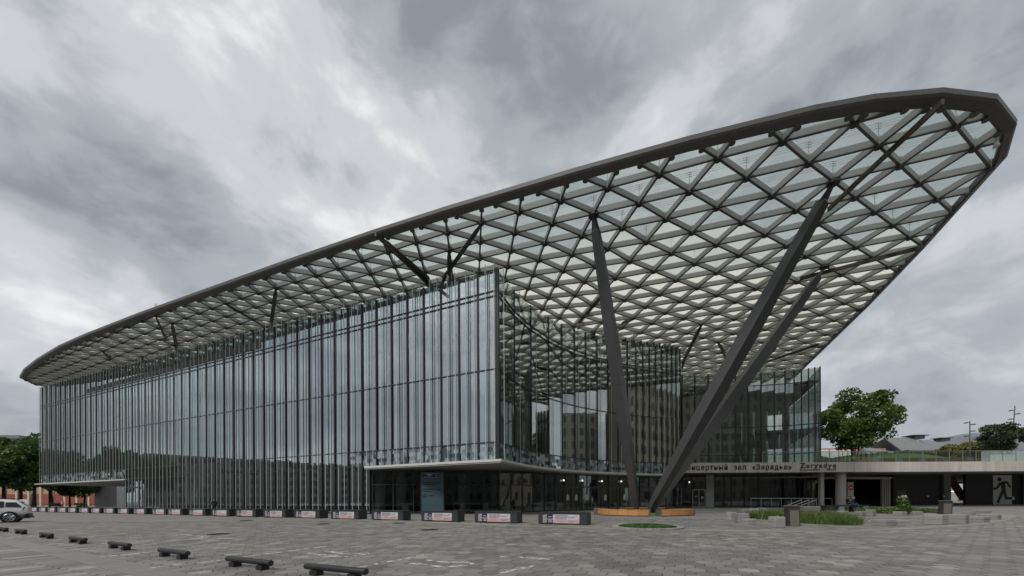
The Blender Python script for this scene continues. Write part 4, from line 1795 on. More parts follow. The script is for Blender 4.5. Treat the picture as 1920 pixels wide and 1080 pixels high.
# ================================================================== TREES
def leaf_mat(name, c1, c2):
    m = bpy.data.materials.new(name)
    m.use_nodes = True
    nt = m.node_tree
    nt.nodes.clear()
    N, L = nt.nodes.new, nt.links.new
    out = N('ShaderNodeOutputMaterial')
    at = N('ShaderNodeAttribute')
    at.attribute_name = 'tone'
    rp = N('ShaderNodeValToRGB')
    rp.color_ramp.elements[0].color = (*c1, 1)
    rp.color_ramp.elements[1].color = (*c2, 1)
    L(at.outputs['Fac'], rp.inputs[0])
    df = N('ShaderNodeBsdfDiffuse')
    tl = N('ShaderNodeBsdfTranslucent')
    L(rp.outputs[0], df.inputs[0])
    L(rp.outputs[0], tl.inputs[0])
    mx = N('ShaderNodeMixShader')
    mx.inputs[0].default_value = 0.3
    L(df.outputs[0], mx.inputs[1])
    L(tl.outputs[0], mx.inputs[2])
    gl = N('ShaderNodeBsdfGlossy')
    gl.inputs['Roughness'].default_value = 0.45
    gl.inputs[0].default_value = (0.6, 0.65, 0.6, 1)
    m2 = N('ShaderNodeMixShader')
    m2.inputs[0].default_value = 0.05
    L(mx.outputs[0], m2.inputs[1])
    L(gl.outputs[0], m2.inputs[2])
    L(m2.outputs[0], out.inputs[0])
    MATS[name] = m
    return m


LEAF_D = leaf_mat('leaf_dark_green', (0.035, 0.075, 0.02), (0.13, 0.215, 0.06))
LEAF_B = leaf_mat('leaf_bright_green', (0.05, 0.10, 0.018), (0.17, 0.26, 0.06))
LEAF_Y = leaf_mat('leaf_yellow_green', (0.09, 0.10, 0.018), (0.22, 0.21, 0.045))
LEAF_O = leaf_mat('leaf_olive_green', (0.035, 0.05, 0.025), (0.085, 0.105, 0.05))
GRASS = leaf_mat('tall_grass', (0.055, 0.105, 0.02), (0.17, 0.24, 0.06))


def leaf_mesh(name, clumps, count, size, m, seed, stretch=1.7, up=0.0):
    """clumps: (x,y,z,rx,ry,rz). leaf quads spread through the shell of each clump"""
    g = np.random.default_rng(seed)
    vol = np.array([c[3] * c[4] * c[5] for c in clumps]) ** (2 / 3)
    ci = g.choice(len(clumps), count, p=vol / vol.sum())
    cl = np.array(clumps)[ci]
    d = g.normal(size=(count, 3))
    d /= np.linalg.norm(d, axis=1)[:, None]
    r = g.uniform(0.35, 1.08, count) ** 0.6
    pos = cl[:, :3] + d * cl[:, 3:6] * r[:, None]
    ax = d * 0.6 + g.normal(size=(count, 3)) * 0.7 + np.array([0, 0, up])
    ax /= np.linalg.norm(ax, axis=1)[:, None]
    t = np.cross(ax, g.normal(size=(count, 3)))
    t /= np.linalg.norm(t, axis=1)[:, None]
    sz = size * g.uniform(0.6, 1.35, count)
    a = ax * (sz * stretch / 2)[:, None]
    b = t * (sz / 2)[:, None]
    V = np.empty((count, 4, 3))
    V[:, 0] = pos - a
    V[:, 1] = pos + b - a * 0.1
    V[:, 2] = pos + a
    V[:, 3] = pos - b - a * 0.1
    tone = np.clip(g.normal(0.5, 0.22, count) + g.normal(0, 0.16, len(clumps))[ci], 0, 1)
    me = bpy.data.meshes.new(name)
    me.vertices.add(count * 4)
    me.vertices.foreach_set('co', V.reshape(-1))
    me.loops.add(count * 4)
    me.loops.foreach_set('vertex_index', np.arange(count * 4, dtype=np.int32))
    me.polygons.add(count)
    me.polygons.foreach_set('loop_start', np.arange(0, count * 4, 4, dtype=np.int32))
    me.polygons.foreach_set('loop_total', np.full(count, 4, dtype=np.int32))
    at = me.attributes.new('tone', 'FLOAT', 'FACE')
    at.data.foreach_set('value', tone.astype(np.float32))
    me.materials.append(m)
    me.update(calc_edges=True)
    return me


def tree_meshes(h, rx, rz, trunk_h, leafm, seed, count, size, stems=1, nclump=26, flat=1.0, lean=0.0, cs=(0.16, 0.34)):
    r = random.Random(seed)
    cl = []
    zc = h - rz
    for k in range(nclump):
        while True:
            x, y, z = r.uniform(-1, 1), r.uniform(-1, 1), r.uniform(-1, 1)
            q = x * x + y * y + z * z
            if 0.12 < q < 1:
                break
        s = r.uniform(*cs)
        wz = 1 - 0.25 * max(0, -z)
        cl.append((x * rx * 0.86 * wz + lean * (z + 1) * rx * 0.2, y * rx * 0.86 * wz, zc + z * rz * 0.84, rx * s, rx * s, rz * s * 0.85 * flat))
    tr = MB()
    for st in range(stems):
        a = 2 * PI * st / max(1, stems) + r.random()
        b = Vector((0.25 * math.cos(a) * (stems > 1), 0.25 * math.sin(a) * (stems > 1), 0))
        tp = Vector((math.cos(a) * rx * 0.22 * (stems > 1), math.sin(a) * rx * 0.22 * (stems > 1), zc + rz * 0.2))
        rad = 0.045 * h / 2.2 / (stems ** 0.5)
        mid = b.lerp(tp, 0.5) + Vector((r.uniform(-.15, .15), r.uniform(-.15, .15), 0))
        tr.tube([b, b.lerp(mid, 0.5), mid, tp], [rad * 1.25, rad, rad * 0.8, rad * 0.3], 7)
        for c in r.sample(cl, min(len(cl), 9 if stems == 1 else 5)):
            s0 = b.lerp(tp, r.uniform(0.4, 0.85))
            e = Vector(c[:3])
            tr.tube([s0, s0.lerp(e, 0.5) + Vector((0, 0, 0.15)), e], [rad * 0.42, rad * 0.26, rad * 0.08], 5)
    return tr.mesh('trunk', BARK, True), leaf_mesh('crown', cl, count, size, leafm, seed)


def place_tree(meshes, name, label, loc, rz=0.0, sc=1.0, group=None, cat='tree'):
    t = thing(name, label, cat, loc, rz, group)
    t.scale = (sc, sc, sc)
    obj('trunk', meshes[0], t)
    obj('crown', meshes[1], t)
    return t


TA = tree_meshes(13.5, 5.2, 5.2, 3.0, LEAF_D, 1, 9000, 0.36, 1, 60)
TB = tree_meshes(12.0, 4.6, 4.4, 3.2, LEAF_D, 2, 8500, 0.36, 1, 54)
lt = [(8, 86, 1.32, 'leftmost tall dark green tree at the edge of the picture'), (38, 92, 1.28, 'dark green street tree behind the white car'),
      (64, 84, 1.25, 'dark green street tree with twin shadowed trunk right of the white board'), (96, 96, 1.38, 'dark street tree just inside the left end of the hall'),
      (131, 100, 0.8, 'small dark tree with low crown under the left canopy'), (158, 104, 0.8, 'dark tree trunk beside the pale wall under the left canopy')]
for k, (u, Y, s, lab) in enumerate(lt):
    place_tree(TA if k % 2 else TB, 'street_tree', lab, ((u - 960) / FPX * Y, Y, 0), k * 1.3, s, 'street trees left of the hall')
# trees round the square that show in the glass only
rt = [(-118, 66, 1.2, 'tall tree mirrored in the far left glass'), (-128, 58, 1.25, 'second tall tree mirrored in the far left glass'), (-112, 76, 1.05, 'third tree mirrored in the far left glass'),
      (-62, 2, 0.9, 'round tree mirrored in the glass left of the corner'), (-70, -8, 1.0, 'tree mirrored beside the entrance in the long front'), (-54, 9, 0.8, 'small tree mirrored at the glass corner'),
      (-90, -4, 0.85, 'tree mirrored low in the middle of the long front')]
for k, (x, y, s, lab) in enumerate(rt):
    place_tree(TB if k % 2 else TA, 'street_tree', lab, (x, y, 0), k * 0.9, s, 'trees across the square mirrored in the glass')
# terrace trees
tz = TZ + 0.6
q = PY(1603, 850, 70)
ttop = PY(1603, 724, 70).z
TC = tree_meshes(ttop - tz, 7.0, 6.3, 1.5, LEAF_B, 5, 14000, 0.30, 5, 95, 0.8, 0.0, (0.12, 0.27))
place_tree(TC, 'terrace_tree', 'broad bright green many-stemmed tree beside the glass wing on the terrace', (q.x + 0.0, 70, tz), 0.4)
q = PY(1884, 850, 74)
TD = tree_meshes(PY(1884, 785, 74).z - TZ, 4.4, 3.3, 1.0, LEAF_O, 6, 6500, 0.27, 4, 34, 0.9)
place_tree(TD, 'terrace_tree', 'dense olive green tree near the right edge behind the balustrade', (q.x, 74, TZ), 1.0)
TE = tree_meshes(4.2, 2.6, 1.9, 0.4, LEAF_Y, 8, 3000, 0.26, 4, 22, 0.9)
for k, (u, Y, s, lab) in enumerate(((1776, 86, 1.6, 'low yellow-green bush left of the straight lamp post'), (1806, 88, 1.9, 'yellow-green bush behind the straight lamp post'),
                                    (1836, 90, 2.0, 'yellow-green bush right of the straight lamp post'))):
    place_tree(TE, 'yellow_bush', lab, ((u - 960) / FPX * Y, Y, TZ), k * 2.0, s, 'yellow-green bushes on the terrace', 'bush')
TG = tree_meshes(5.6, 2.9, 2.3, 0.8, LEAF_O, 9, 1100, 0.26, 4, 16, 0.9)
place_tree(TG, 'sparse_shrub', 'sparse open shrub right of the broad terrace tree', ((1674 - 960) / FPX * 78, 78, TZ), 0.3, 1.0, None, 'shrub')
TH = tree_meshes(3.0, 2.2, 1.4, 0.3, LEAF_D, 10, 1800, 0.24, 4, 16, 0.9)
for k, (u, Y, lab) in enumerate(((1700, 76, 'low dark shrub in front of the grey sloping roofs'), (1590, 80, 'dark shrub under the broad terrace tree'), (1645, 82, 'dark shrub between the broad tree and the sparse shrub'))):
    place_tree(TH, 'dark_shrub', lab, ((u - 960) / FPX * Y, Y, TZ - 0.3), k * 1.1, 1.5, 'dark shrubs on the terrace', 'shrub')
for k, (u, Y, s, lab) in enumerate(((106, 84, 0.55, 'green hedge bush behind the leftmost poster benches'), (150, 86, 0.5, 'green bush under the left canopy by the pale wall'))):
    place_tree(TH, 'hedge_bush', lab, ((u - 960) / FPX * Y, Y, 0), k * 1.7, s, 'bushes under the left canopy', 'bush')


# ================================================================== lamp posts on the terrace
def lamp_post(name, lab, base, top, heads):
    t = thing(name, lab, 'lamp post', base, 0, 'lamp posts on the terrace')
    b, e = Vector((0, 0, 0)), Vector(top) - Vector(base)
    mb = MB()
    mb.tube([b, e], [0.13, 0.08], 8)
    mb.build('pole', mat('lamp_pole_grey', (0.10, 0.10, 0.10), 0.5), t)
    for f, s in heads:
        c = b.lerp(e, f)
        mb = MB()
        mb.tube([c, c + Vector((s * 0.35, 0, 0.02))], 0.04, 5)
        mb.tube([c + Vector((s * 0.75, 0, -0.06)), c + Vector((s * 0.75, 0, 0.09))], [0.42, 0.30], 10)
        mb.build('lamp_head', STEELD, t)


b = PY(1818, 848, 80)
e = PY(1818.5, 789, 80)
lamp_post('lamp_post', 'straight lamp post with five disc lamps above the yellow bushes', (b.x, 80, TZ), e, ((0.96, -1), (0.93, 1), (0.80, 1), (0.70, -1), (0.55, -1), (0.55, 1)))
b = PY(1894, 850, 82)
e = PY(1903, 761, 82)
lamp_post('lamp_post', 'leaning lamp post rising behind the olive tree at the right', (b.x, 82, TZ), e, ((0.93, -1), (0.88, 1), (0.80, -1)))


# ================================================================== far roofs behind the terrace
ROOFG = mat('zinc_roof', (0.20, 0.205, 0.21), 0.6, 0.1, 0.2, 0.6)
WALLG = mat('far_wall_pale', (0.42, 0.41, 0.39), 0.9, 0, 0.1, 0.3)


def gable(name, lab, u0, u1, vr, ve, Y, extra=None):
    t = thing(name, lab, 'building', (0, 0, 0))
    a, b = PY(u0, ve, Y), PY(u1, ve, Y)
    zr_ = PY((u0 + u1) / 2, vr, Y + 8).z
    mb = MB()
    mb.box(((a.x + b.x) / 2, Y + 8, 0), b.x - a.x - 1, 15, a.z)
    mb.build('wall', WALLG, t)
    mb = MB()
    x0, x1 = a.x - 0.5, b.x + 0.5
    for k in range(2):
        y0, y1 = (Y - 0.5, Y + 8) if k == 0 else (Y + 16.5, Y + 8)
        mb.hexa([(x0, y0, a.z), (x1, y0, a.z), (x1 - 3, y1, zr_), (x0 + 3, y1, zr_), (x0, y0, a.z + 0.3), (x1, y0, a.z + 0.3), (x1 - 3, y1, zr_ + 0.3), (x0 + 3, y1, zr_ + 0.3)])
    o = mb.build('roof', ROOFG, t, recalc=True)
    if extra:
        mb = MB()
        c = PY(extra, vr - 4, Y + 8)
        mb.box((c.x, Y + 8, zr_ - 0.3), 3.2, 3, 1.0)
        mb.box((c.x, Y + 8, zr_ + 0.7), 5.4, 3.6, 0.22)
        mb.build('roof_lantern', STEELD, o)
        mb = MB()
        for k in range(int((x1 - x0) / 1.4)):
            x = x0 + 3.4 + k * 1.4
            if x > x1 - 3.4:
                break
            mb.hexa([(x, Y - 0.5, a.z + 0.3), (x + 0.1, Y - 0.5, a.z + 0.3), (x + 0.1, Y + 8, zr_ + 0.3), (x, Y + 8, zr_ + 0.3), (x, Y - 0.5, a.z + 0.4), (x + 0.1, Y - 0.5, a.z + 0.4), (x + 0.1, Y + 8, zr_ + 0.4), (x, Y + 8, zr_ + 0.4)])
        mb.build('roof_seams', STEEL, o)
    return t


gable('grey_roofed_pavilion', 'low pavilion with grey sloping roof and lantern behind the terrace', 1690, 1770, 822, 846, 118, 1716)
gable('grey_roofed_pavilion', 'small grey pyramid-roofed pavilion right of the broad tree', 1638, 1682, 838, 852, 104)
gable('grey_roofed_pavilion', 'flat lantern-topped grey roof left of the glass dome', 1755, 1800, 826, 842, 140, 1766)
# glass-shell dome
dm = mound(PY(1925, 850, 150).x, 165, 44, 26, PY(1900, 799, 150).z - 8, 8, 36, 12)
o = dm.build('shell_dome', mat('dome_grey_glass', (0.17, 0.185, 0.21), 0.35, 0.2, 0.15, 0.2), None, smooth=True)
tag(o, 'wide pale grey shell dome on the right skyline', 'dome')
# red and white market arcade behind the broad tree
t = thing('market_arcade', 'red and white arcade glimpsed under the broad terrace tree', 'building')
for k in range(6):
    x = PY(1545 + 17 * k, 850, 112).x
    mb = MB()
    mb.box((x, 112, 0), 2.0, 1, PY(1600, 843, 112).z)
    mb.build('arch_pier', WHITE, t)
    mb = MB()
    mb.box((x + 1.3, 112.4, 0), 1.4, 0.6, PY(1600, 841, 112).z)
    mb.build('red_panel', mat('market_red', (0.36, 0.045, 0.035), 0.7), t)
mb = MB()
mb.box((PY(1595, 850, 114).x, 114, 0), 20, 1, PY(1600, 841, 114).z)
mb.build('back_wall', mat('market_brick', (0.36, 0.19, 0.12), 0.9, 0, 0.2, 0.5), t)

# ================================================================== brick building behind the left trees
Yb = 128.0
BR = thing('brick_building', 'orange brick building with red bays behind the left trees', 'building')
x0, x1 = PY(-80, 900, Yb).x, PY(300, 900, Yb).x
hb = PY(60, 872, Yb).z
mb = MB()
mb.box(((x0 + x1) / 2, Yb + 5, 0), x1 - x0, 10, hb)
mb.build('wall', mat('brick_orange', (0.42, 0.31, 0.21), 0.9, 0, 0.15, 0.6), BR)
for k in range(17):
    x = x0 + 2 + k * 4.0
    if x > x1 - 2:
        break
    mb = MB()
    mb.box((x, Yb - 0.1, 0.6), 3.0, 0.3, 3.4)
    mb.build('red_bay', mat('brick_red', (0.30, 0.085, 0.07), 0.9, 0, 0.1, 1), BR)
    mb = MB()
    mb.box((x, Yb - 0.05, 7.2), 1.3, 0.2, 2.2)
    w = mb.build('window', mat('far_window', (0.06, 0.07, 0.08), 0.2), BR)
    mb = MB()
    mb.box((x + 2.0, Yb - 0.15, 0), 0.7, 0.4, hb)
    mb.build('pilaster', mat('cream_stone', (0.55, 0.47, 0.34), 0.9), BR)
mb = MB()
mb.box(((x0 + x1) / 2, Yb - 0.2, hb), x1 - x0 + 1, 1.2, 0.5)
mb.build('cornice', MATS['cream_stone'], BR)
mb = MB()
mb.box((PY(198, 925, 106).x, 108, 0), 6.2, 4, PY(198, 906, 106).z)
o = mb.build('pale_wall_block', mat('pale_wall', (0.46, 0.46, 0.45), 0.8, 0, 0.06, 0.5), None)
tag(o, 'plain pale grey wall block under the left canopy', 'wall')
# grey office block seen above the trees
ob = thing('far_tower', 'grey block top just above the leftmost trees', 'building')
a = PY(5, 816, 190)
mb = MB()
mb.box((a.x, 195, 0), 16, 10, a.z)
mb.build('wall', mat('far_tower_grey', (0.19, 0.19, 0.21), 0.8), ob)
for k in range(5):
    for j in range(3):
        mb = MB()
        mb.box((a.x - 6 + 3 * k, 189.95, a.z - 3.4 - 3.2 * j), 1.6, 0.2, 1.8)
        mb.build('window', MATS['far_window'], ob)


# ---------- city blocks behind the square, mirrored in the glass
def city_block(name, lab, c, w, d, h, rz, colr, top=None, nf=9):
    t = thing(name, lab, 'building', (c[0], c[1], 0), rz, 'city blocks mirrored in the glass')
    mb = MB()
    mb.box((0, 0, 0), w, d, h)
    if top:
        mb.box((top[0], 0, h), top[1], d * 0.7, top[2])
    mb.build('wall', mat(name + lab[:6], colr, 0.9, 0, 0.15, 0.15), t)
    q = MB()
    q.box((0, 0, 0), 1.5, 0.3, h / nf * 0.55)
    wm = q.mesh('window', MATS['far_window'])
    n = int(w / 3.4)
    for f in range(nf):
        for k in range(n):
            for sy in (-1, 1):
                obj('window', wm, t, (-w / 2 + (k + 0.5) * w / n, sy * d / 2, h / nf * (f + 0.25)))
    return t


city_block('stone_block', 'beige stone block mirrored in the curved front', (112, 2), 46, 18, 44, R(115), (0.30, 0.26, 0.21), (8, 14, 14), 8)
city_block('stone_block', 'tall grey-beige tower block mirrored left in the curved front', (96, -46), 30, 18, 52, R(60), (0.27, 0.245, 0.21), (0, 12, 10), 10)
city_block('stone_block', 'long low stone terrace mirrored across the long glass front', (-158, 18), 90, 14, 17, R(84), (0.30, 0.285, 0.26), None, 5)
city_block('stone_block', 'wide grey-brown palace block mirrored in the glass wing', (128, -100), 170, 20, 62, R(28), (0.26, 0.235, 0.20), (10, 40, 16), 9)
city_block('stone_block', 'long stone block behind the square mirrored amid the glass wing', (6, -92), 120, 18, 50, R(8), (0.25, 0.23, 0.20), (-12, 36, 12), 9)
city_block('stone_block', 'grey stone block mirrored at the right of the curved front', (134, 44), 34, 18, 38, R(95), (0.24, 0.22, 0.20), None, 7)
# crane mast mirrored in the curved glass
mb = MB()
mb.tube([(98, 14, 0), (98, 14, 52)], 0.7, 6)
mb.tube([(98, 14, 50), (92, 4, 66)], [0.6, 0.3], 6)
o = mb.build('tower_crane', mat('crane_grey', (0.12, 0.12, 0.12), 0.6), None)
tag(o, 'thin tower crane mirrored in the curved glass front', 'crane')


# ================================================================== POSTER BENCHES
def poster_mesh():
    mb = MB()
    # unit: x 0..2.05 , z 0..0.48, faces -y
    def rect(x0, x1, z0, z1, m, y):
        mb.poly([(x0, y, z0), (x1, y, z0), (x1, y, z1), (x0, y, z1)], m)
    mb.box((1.12, 0.006, 0.0), 2.24, 0.012, 0.50, m=0)
    y = -0.003
    rect(0.0, 0.30, 0.0, 0.50, 1, y)
    for k in range(7):
        z = -0.12 + k * 0.10
        P = [(0.02, z), (0.28, z + 0.16), (0.28, z + 0.21), (0.02, z + 0.05)]
        P = [(x, min(max(q, 0.01), 0.49)) for x, q in P]
        mb.poly([(x, y - 0.002, q) for x, q in P], 0)
    rect(0.30, 0.66, 0.24, 0.5, 2, y - 0.001)
    rect(0.30, 0.66, 0.0, 0.2, 1, y - 0.001)
    for z, x0, x1 in ((0.05, 0.36, 0.62), (0.12, 0.40, 0.60), (0.34, 0.38, 0.58)):
        rect(x0, x1, z, z + 0.035, 0, y - 0.003)
    rect(0.68, 2.24, 0.0, 0.22, 3, y - 0.001)
    rect(0.80, 1.55, 0.41, 0.445, 4, y - 0.003)
    rect(0.80, 1.45, 0.235, 0.265, 4, y - 0.003)
    rect(0.95, 1.32, 0.10, 0.13, 5, y - 0.003)
    rect(1.60, 2.10, 0.13, 0.15, 4, y - 0.003)
    rect(1.60, 1.95, 0.08, 0.10, 4, y - 0.003)
    mb.poly([(2.06 + 0.035 * math.cos(t * PI / 5), y - 0.003, 0.42 + 0.035 * math.sin(t * PI / 5)) for t in range(10)], 4)
    return mb.mesh('poster', [mat('poster_white', (0.60, 0.58, 0.60), 0.5), LETTER, mat('poster_blue', (0.02, 0.022, 0.085), 0.5), mat('poster_pink', (0.56, 0.40, 0.42), 0.5),
                              mat('poster_ink', (0.10, 0.09, 0.16), 0.5), mat('poster_rose', (0.40, 0.16, 0.20), 0.5)])


def build_benches():
    pm = poster_mesh()
    tx = POSTER_TEXT
    Lb, Db, Hb = 2.95, 0.85, 0.72
    body = MB()
    body.box((0, 0, 0.03), Lb, Db, Hb - 0.09)
    body.box((0, 0, 0.0), Lb - 0.12, Db - 0.1, 0.03)
    bme = body.mesh('body', BENCH)
    sl = MB()
    sl.box((0, 0, 0), 0.075, Db + 0.05, 0.055)
    sme = sl.mesh('slat', mat('bench_slat', (0.055, 0.058, 0.062), 0.5, 0, 0.15, 4))
    xs = [1058, 934, 830, 733, 654, 583, 523, 469, 422, 378, 337, 307, 271, 240, 213, 188, 166, 144, 124.5, 105, 88, 71.5]
    # straight row parallel to the long front
    r0 = PG(1058, 983.3)
    r0 = Vector((r0.x, r0.y))
    d = Vector((-4.15, 1.93)).normalized()
    rz = math.atan2(-d.y, -d.x)
    for k, u in enumerate(xs):
        t = on_line(u, r0, d)
        p = r0 + d * t
        nm = ORD[k] + ' dark slatted bench with pink and white poster counting left from the timber ring' if k else 'dark slatted poster bench closest to the camera beside the oval lawn'
        T_ = thing('poster_bench', nm, 'bench', (p.x, p.y, 0.012), rz + rnd.uniform(-0.03, 0.03), 'poster benches in a row before the hall')
        obj('body', bme, T_)
        if k < 9:
            for j in range(22):
                obj('slat', sme, T_, (-Lb / 2 + 0.07 + j * (Lb - 0.14) / 21, 0, Hb - 0.055))
        else:
            q = MB()
            q.box((0, 0, Hb - 0.055), Lb, Db + 0.05, 0.05)
            q.build('top', MATS['bench_slat'], T_)
        po = obj('poster', pm, T_, (-Lb / 2 + 0.26, -Db / 2 - 0.016, 0.085))
        if k < 8:
            o = obj('poster_words', tx, po, (0.79, -0.008, 0.30))
            o.rotation_euler = (PI / 2, 0, 0)
            w = max(v.co.x for v in tx.vertices)
            o.scale = (1.2 / w, 1, 1)


build_benches()


# ================================================================== WHEEL STOPS
def build_stops():
    L_, r_ = 1.6, 0.064
    mb = MB()
    mb.tube([(-L_ / 2, 0, 0.16), (-L_ / 2 + 0.02, 0, 0.16), (L_ / 2 - 0.02, 0, 0.16), (L_ / 2, 0, 0.16)], [r_ * 0.9, r_, r_, r_ * 0.9], 16)
    bar = mb.mesh('bar', RUBBER, False)
    bar.polygons.foreach_set('use_smooth', [len(p.vertices) == 4 for p in bar.polygons])
    mb = MB()
    mb.box((0, 0, 0.0), 0.20, 0.17, 0.10)
    foot = mb.mesh('foot', RUBBER)
    mb = MB()
    mb.tube([(L_ / 2 - 0.001, 0, 0.16), (L_ / 2 + 0.004, 0, 0.16)], r_ * 0.62, 12)
    cap = mb.mesh('end_cap', MULL)
    px = [(628, 1083), (466, 1066), (325, 1046.5), (224, 1030.5), (146, 1019), (87, 1009.5), (39, 1001.5), (5, 997)]
    pts = [PG(*q) for q in px]
    for k, p in enumerate(pts):
        a, b = pts[max(0, k - 1)], pts[min(len(pts) - 1, k + 1)]
        d = Vector((a.x - b.x, a.y - b.y)).normalized()
        rz = math.atan2(d.y, d.x)
        lab = ['nearest rubber wheel stop, cut by the bottom edge of the picture', 'large rubber wheel stop next after the one cut by the bottom edge'] + \
              ['%s rubber wheel stop counting left from the bottom edge' % ORD[i] for i in range(2, 7)] + ['farthest rubber wheel stop, cut by the left edge of the picture']
        T_ = thing('wheel_stop', lab[k], 'wheel stop', (p.x, p.y, 0.012), rz, 'black wheel stops in a row')
        obj('bar', bar, T_)
        obj('foot', foot, T_, (-0.5, 0, 0))
        obj('foot', foot, T_, (0.5, 0, 0))
        obj('end_cap', cap, T_)


build_stops()


# ================================================================== OVAL LAWN, TIMBER RING BENCH
def build_oval():
    c = PG(1213, 990.2)
    t = thing('oval_lawn', 'small oval lawn with pale stone kerb beside the nearest poster bench', 'lawn', (c.x, c.y, 0))
    n = 32
    rx, ry = 1.72, 1.8
    for k in range(n):
        a0, a1 = 2 * PI * (k + 0.03) / n, 2 * PI * (k + 0.97) / n
        mb = MB()
        mb.prism([(rx * math.cos(a0), ry * math.sin(a0)), (rx * math.cos(a1), ry * math.sin(a1)), ((rx - .3) * math.cos(a1), (ry - .3) * math.sin(a1)), ((rx - .3) * math.cos(a0), (ry - .3) * math.sin(a0))], -0.02, 0.10)
        mb.build('kerb_stone', CONCB, t)
    mound(0, 0, rx - 0.3, ry - 0.3, 0.10, 0.07, 28, 6).build('turf', GREENG, t, smooth=True)
    stuff(blades('grass_blades', [(0, 0, rx - 0.36, ry - 0.36)], 5200, 0.06, 0.02, GRASS_SHORT, 3, t, zf=lambda x, y: 0.07 + 0.10 * max(0, 1 - (x / (rx - .3)) ** 2 - (y / (ry - .3)) ** 2) ** 0.9))


def blades(name, ell, count, h, w, m, seed, parent=None, zf=None, lean=0.3):
    g = np.random.default_rng(seed)
    ar = np.array([e[2] * e[3] for e in ell])
    ci = g.choice(len(ell), count, p=ar / ar.sum())
    E_ = np.array([e[:4] for e in ell])[ci]
    r, a = np.sqrt(g.uniform(0, 1, count)), g.uniform(0, 2 * PI, count)
    x, y = E_[:, 0] + E_[:, 2] * r * np.cos(a), E_[:, 1] + E_[:, 3] * r * np.sin(a)
    z = np.array([zf(i, j) for i, j in zip(x, y)]) if zf else np.zeros(count)
    hh = h * g.uniform(0.5, 1.25, count)
    b = g.uniform(0, 2 * PI, count)
    V = np.empty((count, 3, 3))
    V[:, 0] = np.stack([x - np.cos(b) * w / 2, y - np.sin(b) * w / 2, z], 1)
    V[:, 1] = np.stack([x + np.cos(b) * w / 2, y + np.sin(b) * w / 2, z], 1)
    V[:, 2] = np.stack([x + g.normal(0, lean, count) * hh, y + g.normal(0, lean, count) * hh, z + hh], 1)
    me = bpy.data.meshes.new(name)
    me.vertices.add(count * 3)
    me.vertices.foreach_set('co', V.reshape(-1))
    me.loops.add(count * 3)
    me.loops.foreach_set('vertex_index', np.arange(count * 3, dtype=np.int32))
    me.polygons.add(count)
    me.polygons.foreach_set('loop_start', np.arange(0, count * 3, 3, dtype=np.int32))
    me.polygons.foreach_set('loop_total', np.full(count, 3, dtype=np.int32))
    at = me.attributes.new('tone', 'FLOAT', 'FACE')
    at.data.foreach_set('value', g.uniform(0, 1, count).astype(np.float32))
    me.materials.append(m)
    me.update(calc_edges=True)
    return obj(name, me, parent)


GRASS_SHORT = leaf_mat('short_grass', (0.025, 0.055, 0.010), (0.06, 0.115, 0.022))
build_oval()


def arc_bench(lab, cx, cy, r0, r1, a0, a1, name='timber_bench', h=0.56):
    t = thing(name, lab, 'bench', (cx, cy, 0), 0, 'timber ring benches round the columns')
    n = max(4, int((a1 - a0) * r1 / 0.75))
    for k in range(n):
        b0, b1 = a0 + (a1 - a0) * (k + 0.01) / n, a0 + (a1 - a0) * (k + 0.99) / n
        for j in range(4):
            ra, rb = r0 + (r1 - r0) * (j + 0.02) / 4, r0 + (r1 - r0) * (j + 0.97) / 4
            mb = MB()
            mb.prism([(ra * math.cos(b0), ra * math.sin(b0)), (rb * math.cos(b0), rb * math.sin(b0)), (rb * math.cos(b1), rb * math.sin(b1)), (ra * math.cos(b1), ra * math.sin(b1))], h - 0.06, h)
            mb.build('seat_board', WOOD, t)
        mb = MB()
        mb.prism([((r1 - 0.05) * math.cos(b0), (r1 - 0.05) * math.sin(b0)), ((r1 - 0.01) * math.cos(b0), (r1 - 0.01) * math.sin(b0)), ((r1 - 0.01) * math.cos(b1), (r1 - 0.01) * math.sin(b1)), ((r1 - 0.05) * math.cos(b1), (r1 - 0.05) * math.sin(b1))], 0.07, h - 0.065)
        mb.build('front_board', WOOD, t)
    mb = MB()
    for k in range(n + 1):
        b = a0 + (a1 - a0) * min(max(k / n, 0.01), 0.99)
        mb.beam((r0 * math.cos(b), r0 * math.sin(b)), ((r1 - 0.06) * math.cos(b), (r1 - 0.06) * math.sin(b)), 0.06, 0.0, h - 0.062)
    mb.build('frame', STEELD, t)
    for b, s in ((a0, -1), (a1, 1)):
        b += s * 0.018
        mb = MB()
        mb.beam((r0 * math.cos(b), r0 * math.sin(b)), ((r1 + 0.03) * math.cos(b), (r1 + 0.03) * math.sin(b)), 0.09, 0.0, h + 0.02)
        mb.build('end_plate', mat('bench_end_steel', (0.17, 0.17, 0.17), 0.5, 0.3), t)


RC = (12.3, 36.3)
arc_bench('curved timber bench left of the gap before the columns', RC[0], RC[1], 3.5, 4.5, R(192), R(258))
arc_bench('curved timber bench right of the gap before the columns', RC[0], RC[1], 3.5, 4.5, R(271), R(330))
arc_bench('short curved timber bench behind, left of the columns', RC[0], RC[1], 3.5, 4.5, R(150), R(178))
arc_bench('curved timber bench at the back of the column ring', RC[0], RC[1], 3.5, 4.5, R(30), R(100))
mb = mound(RC[0], RC[1], 3.0, 3.0, 0.12, 0.01, 28, 5)
o = mb.build('ring_lawn', GREENG, None, smooth=True)
tag(o, 'round patch of grass inside the timber ring at the column feet', 'lawn', kind='stuff')


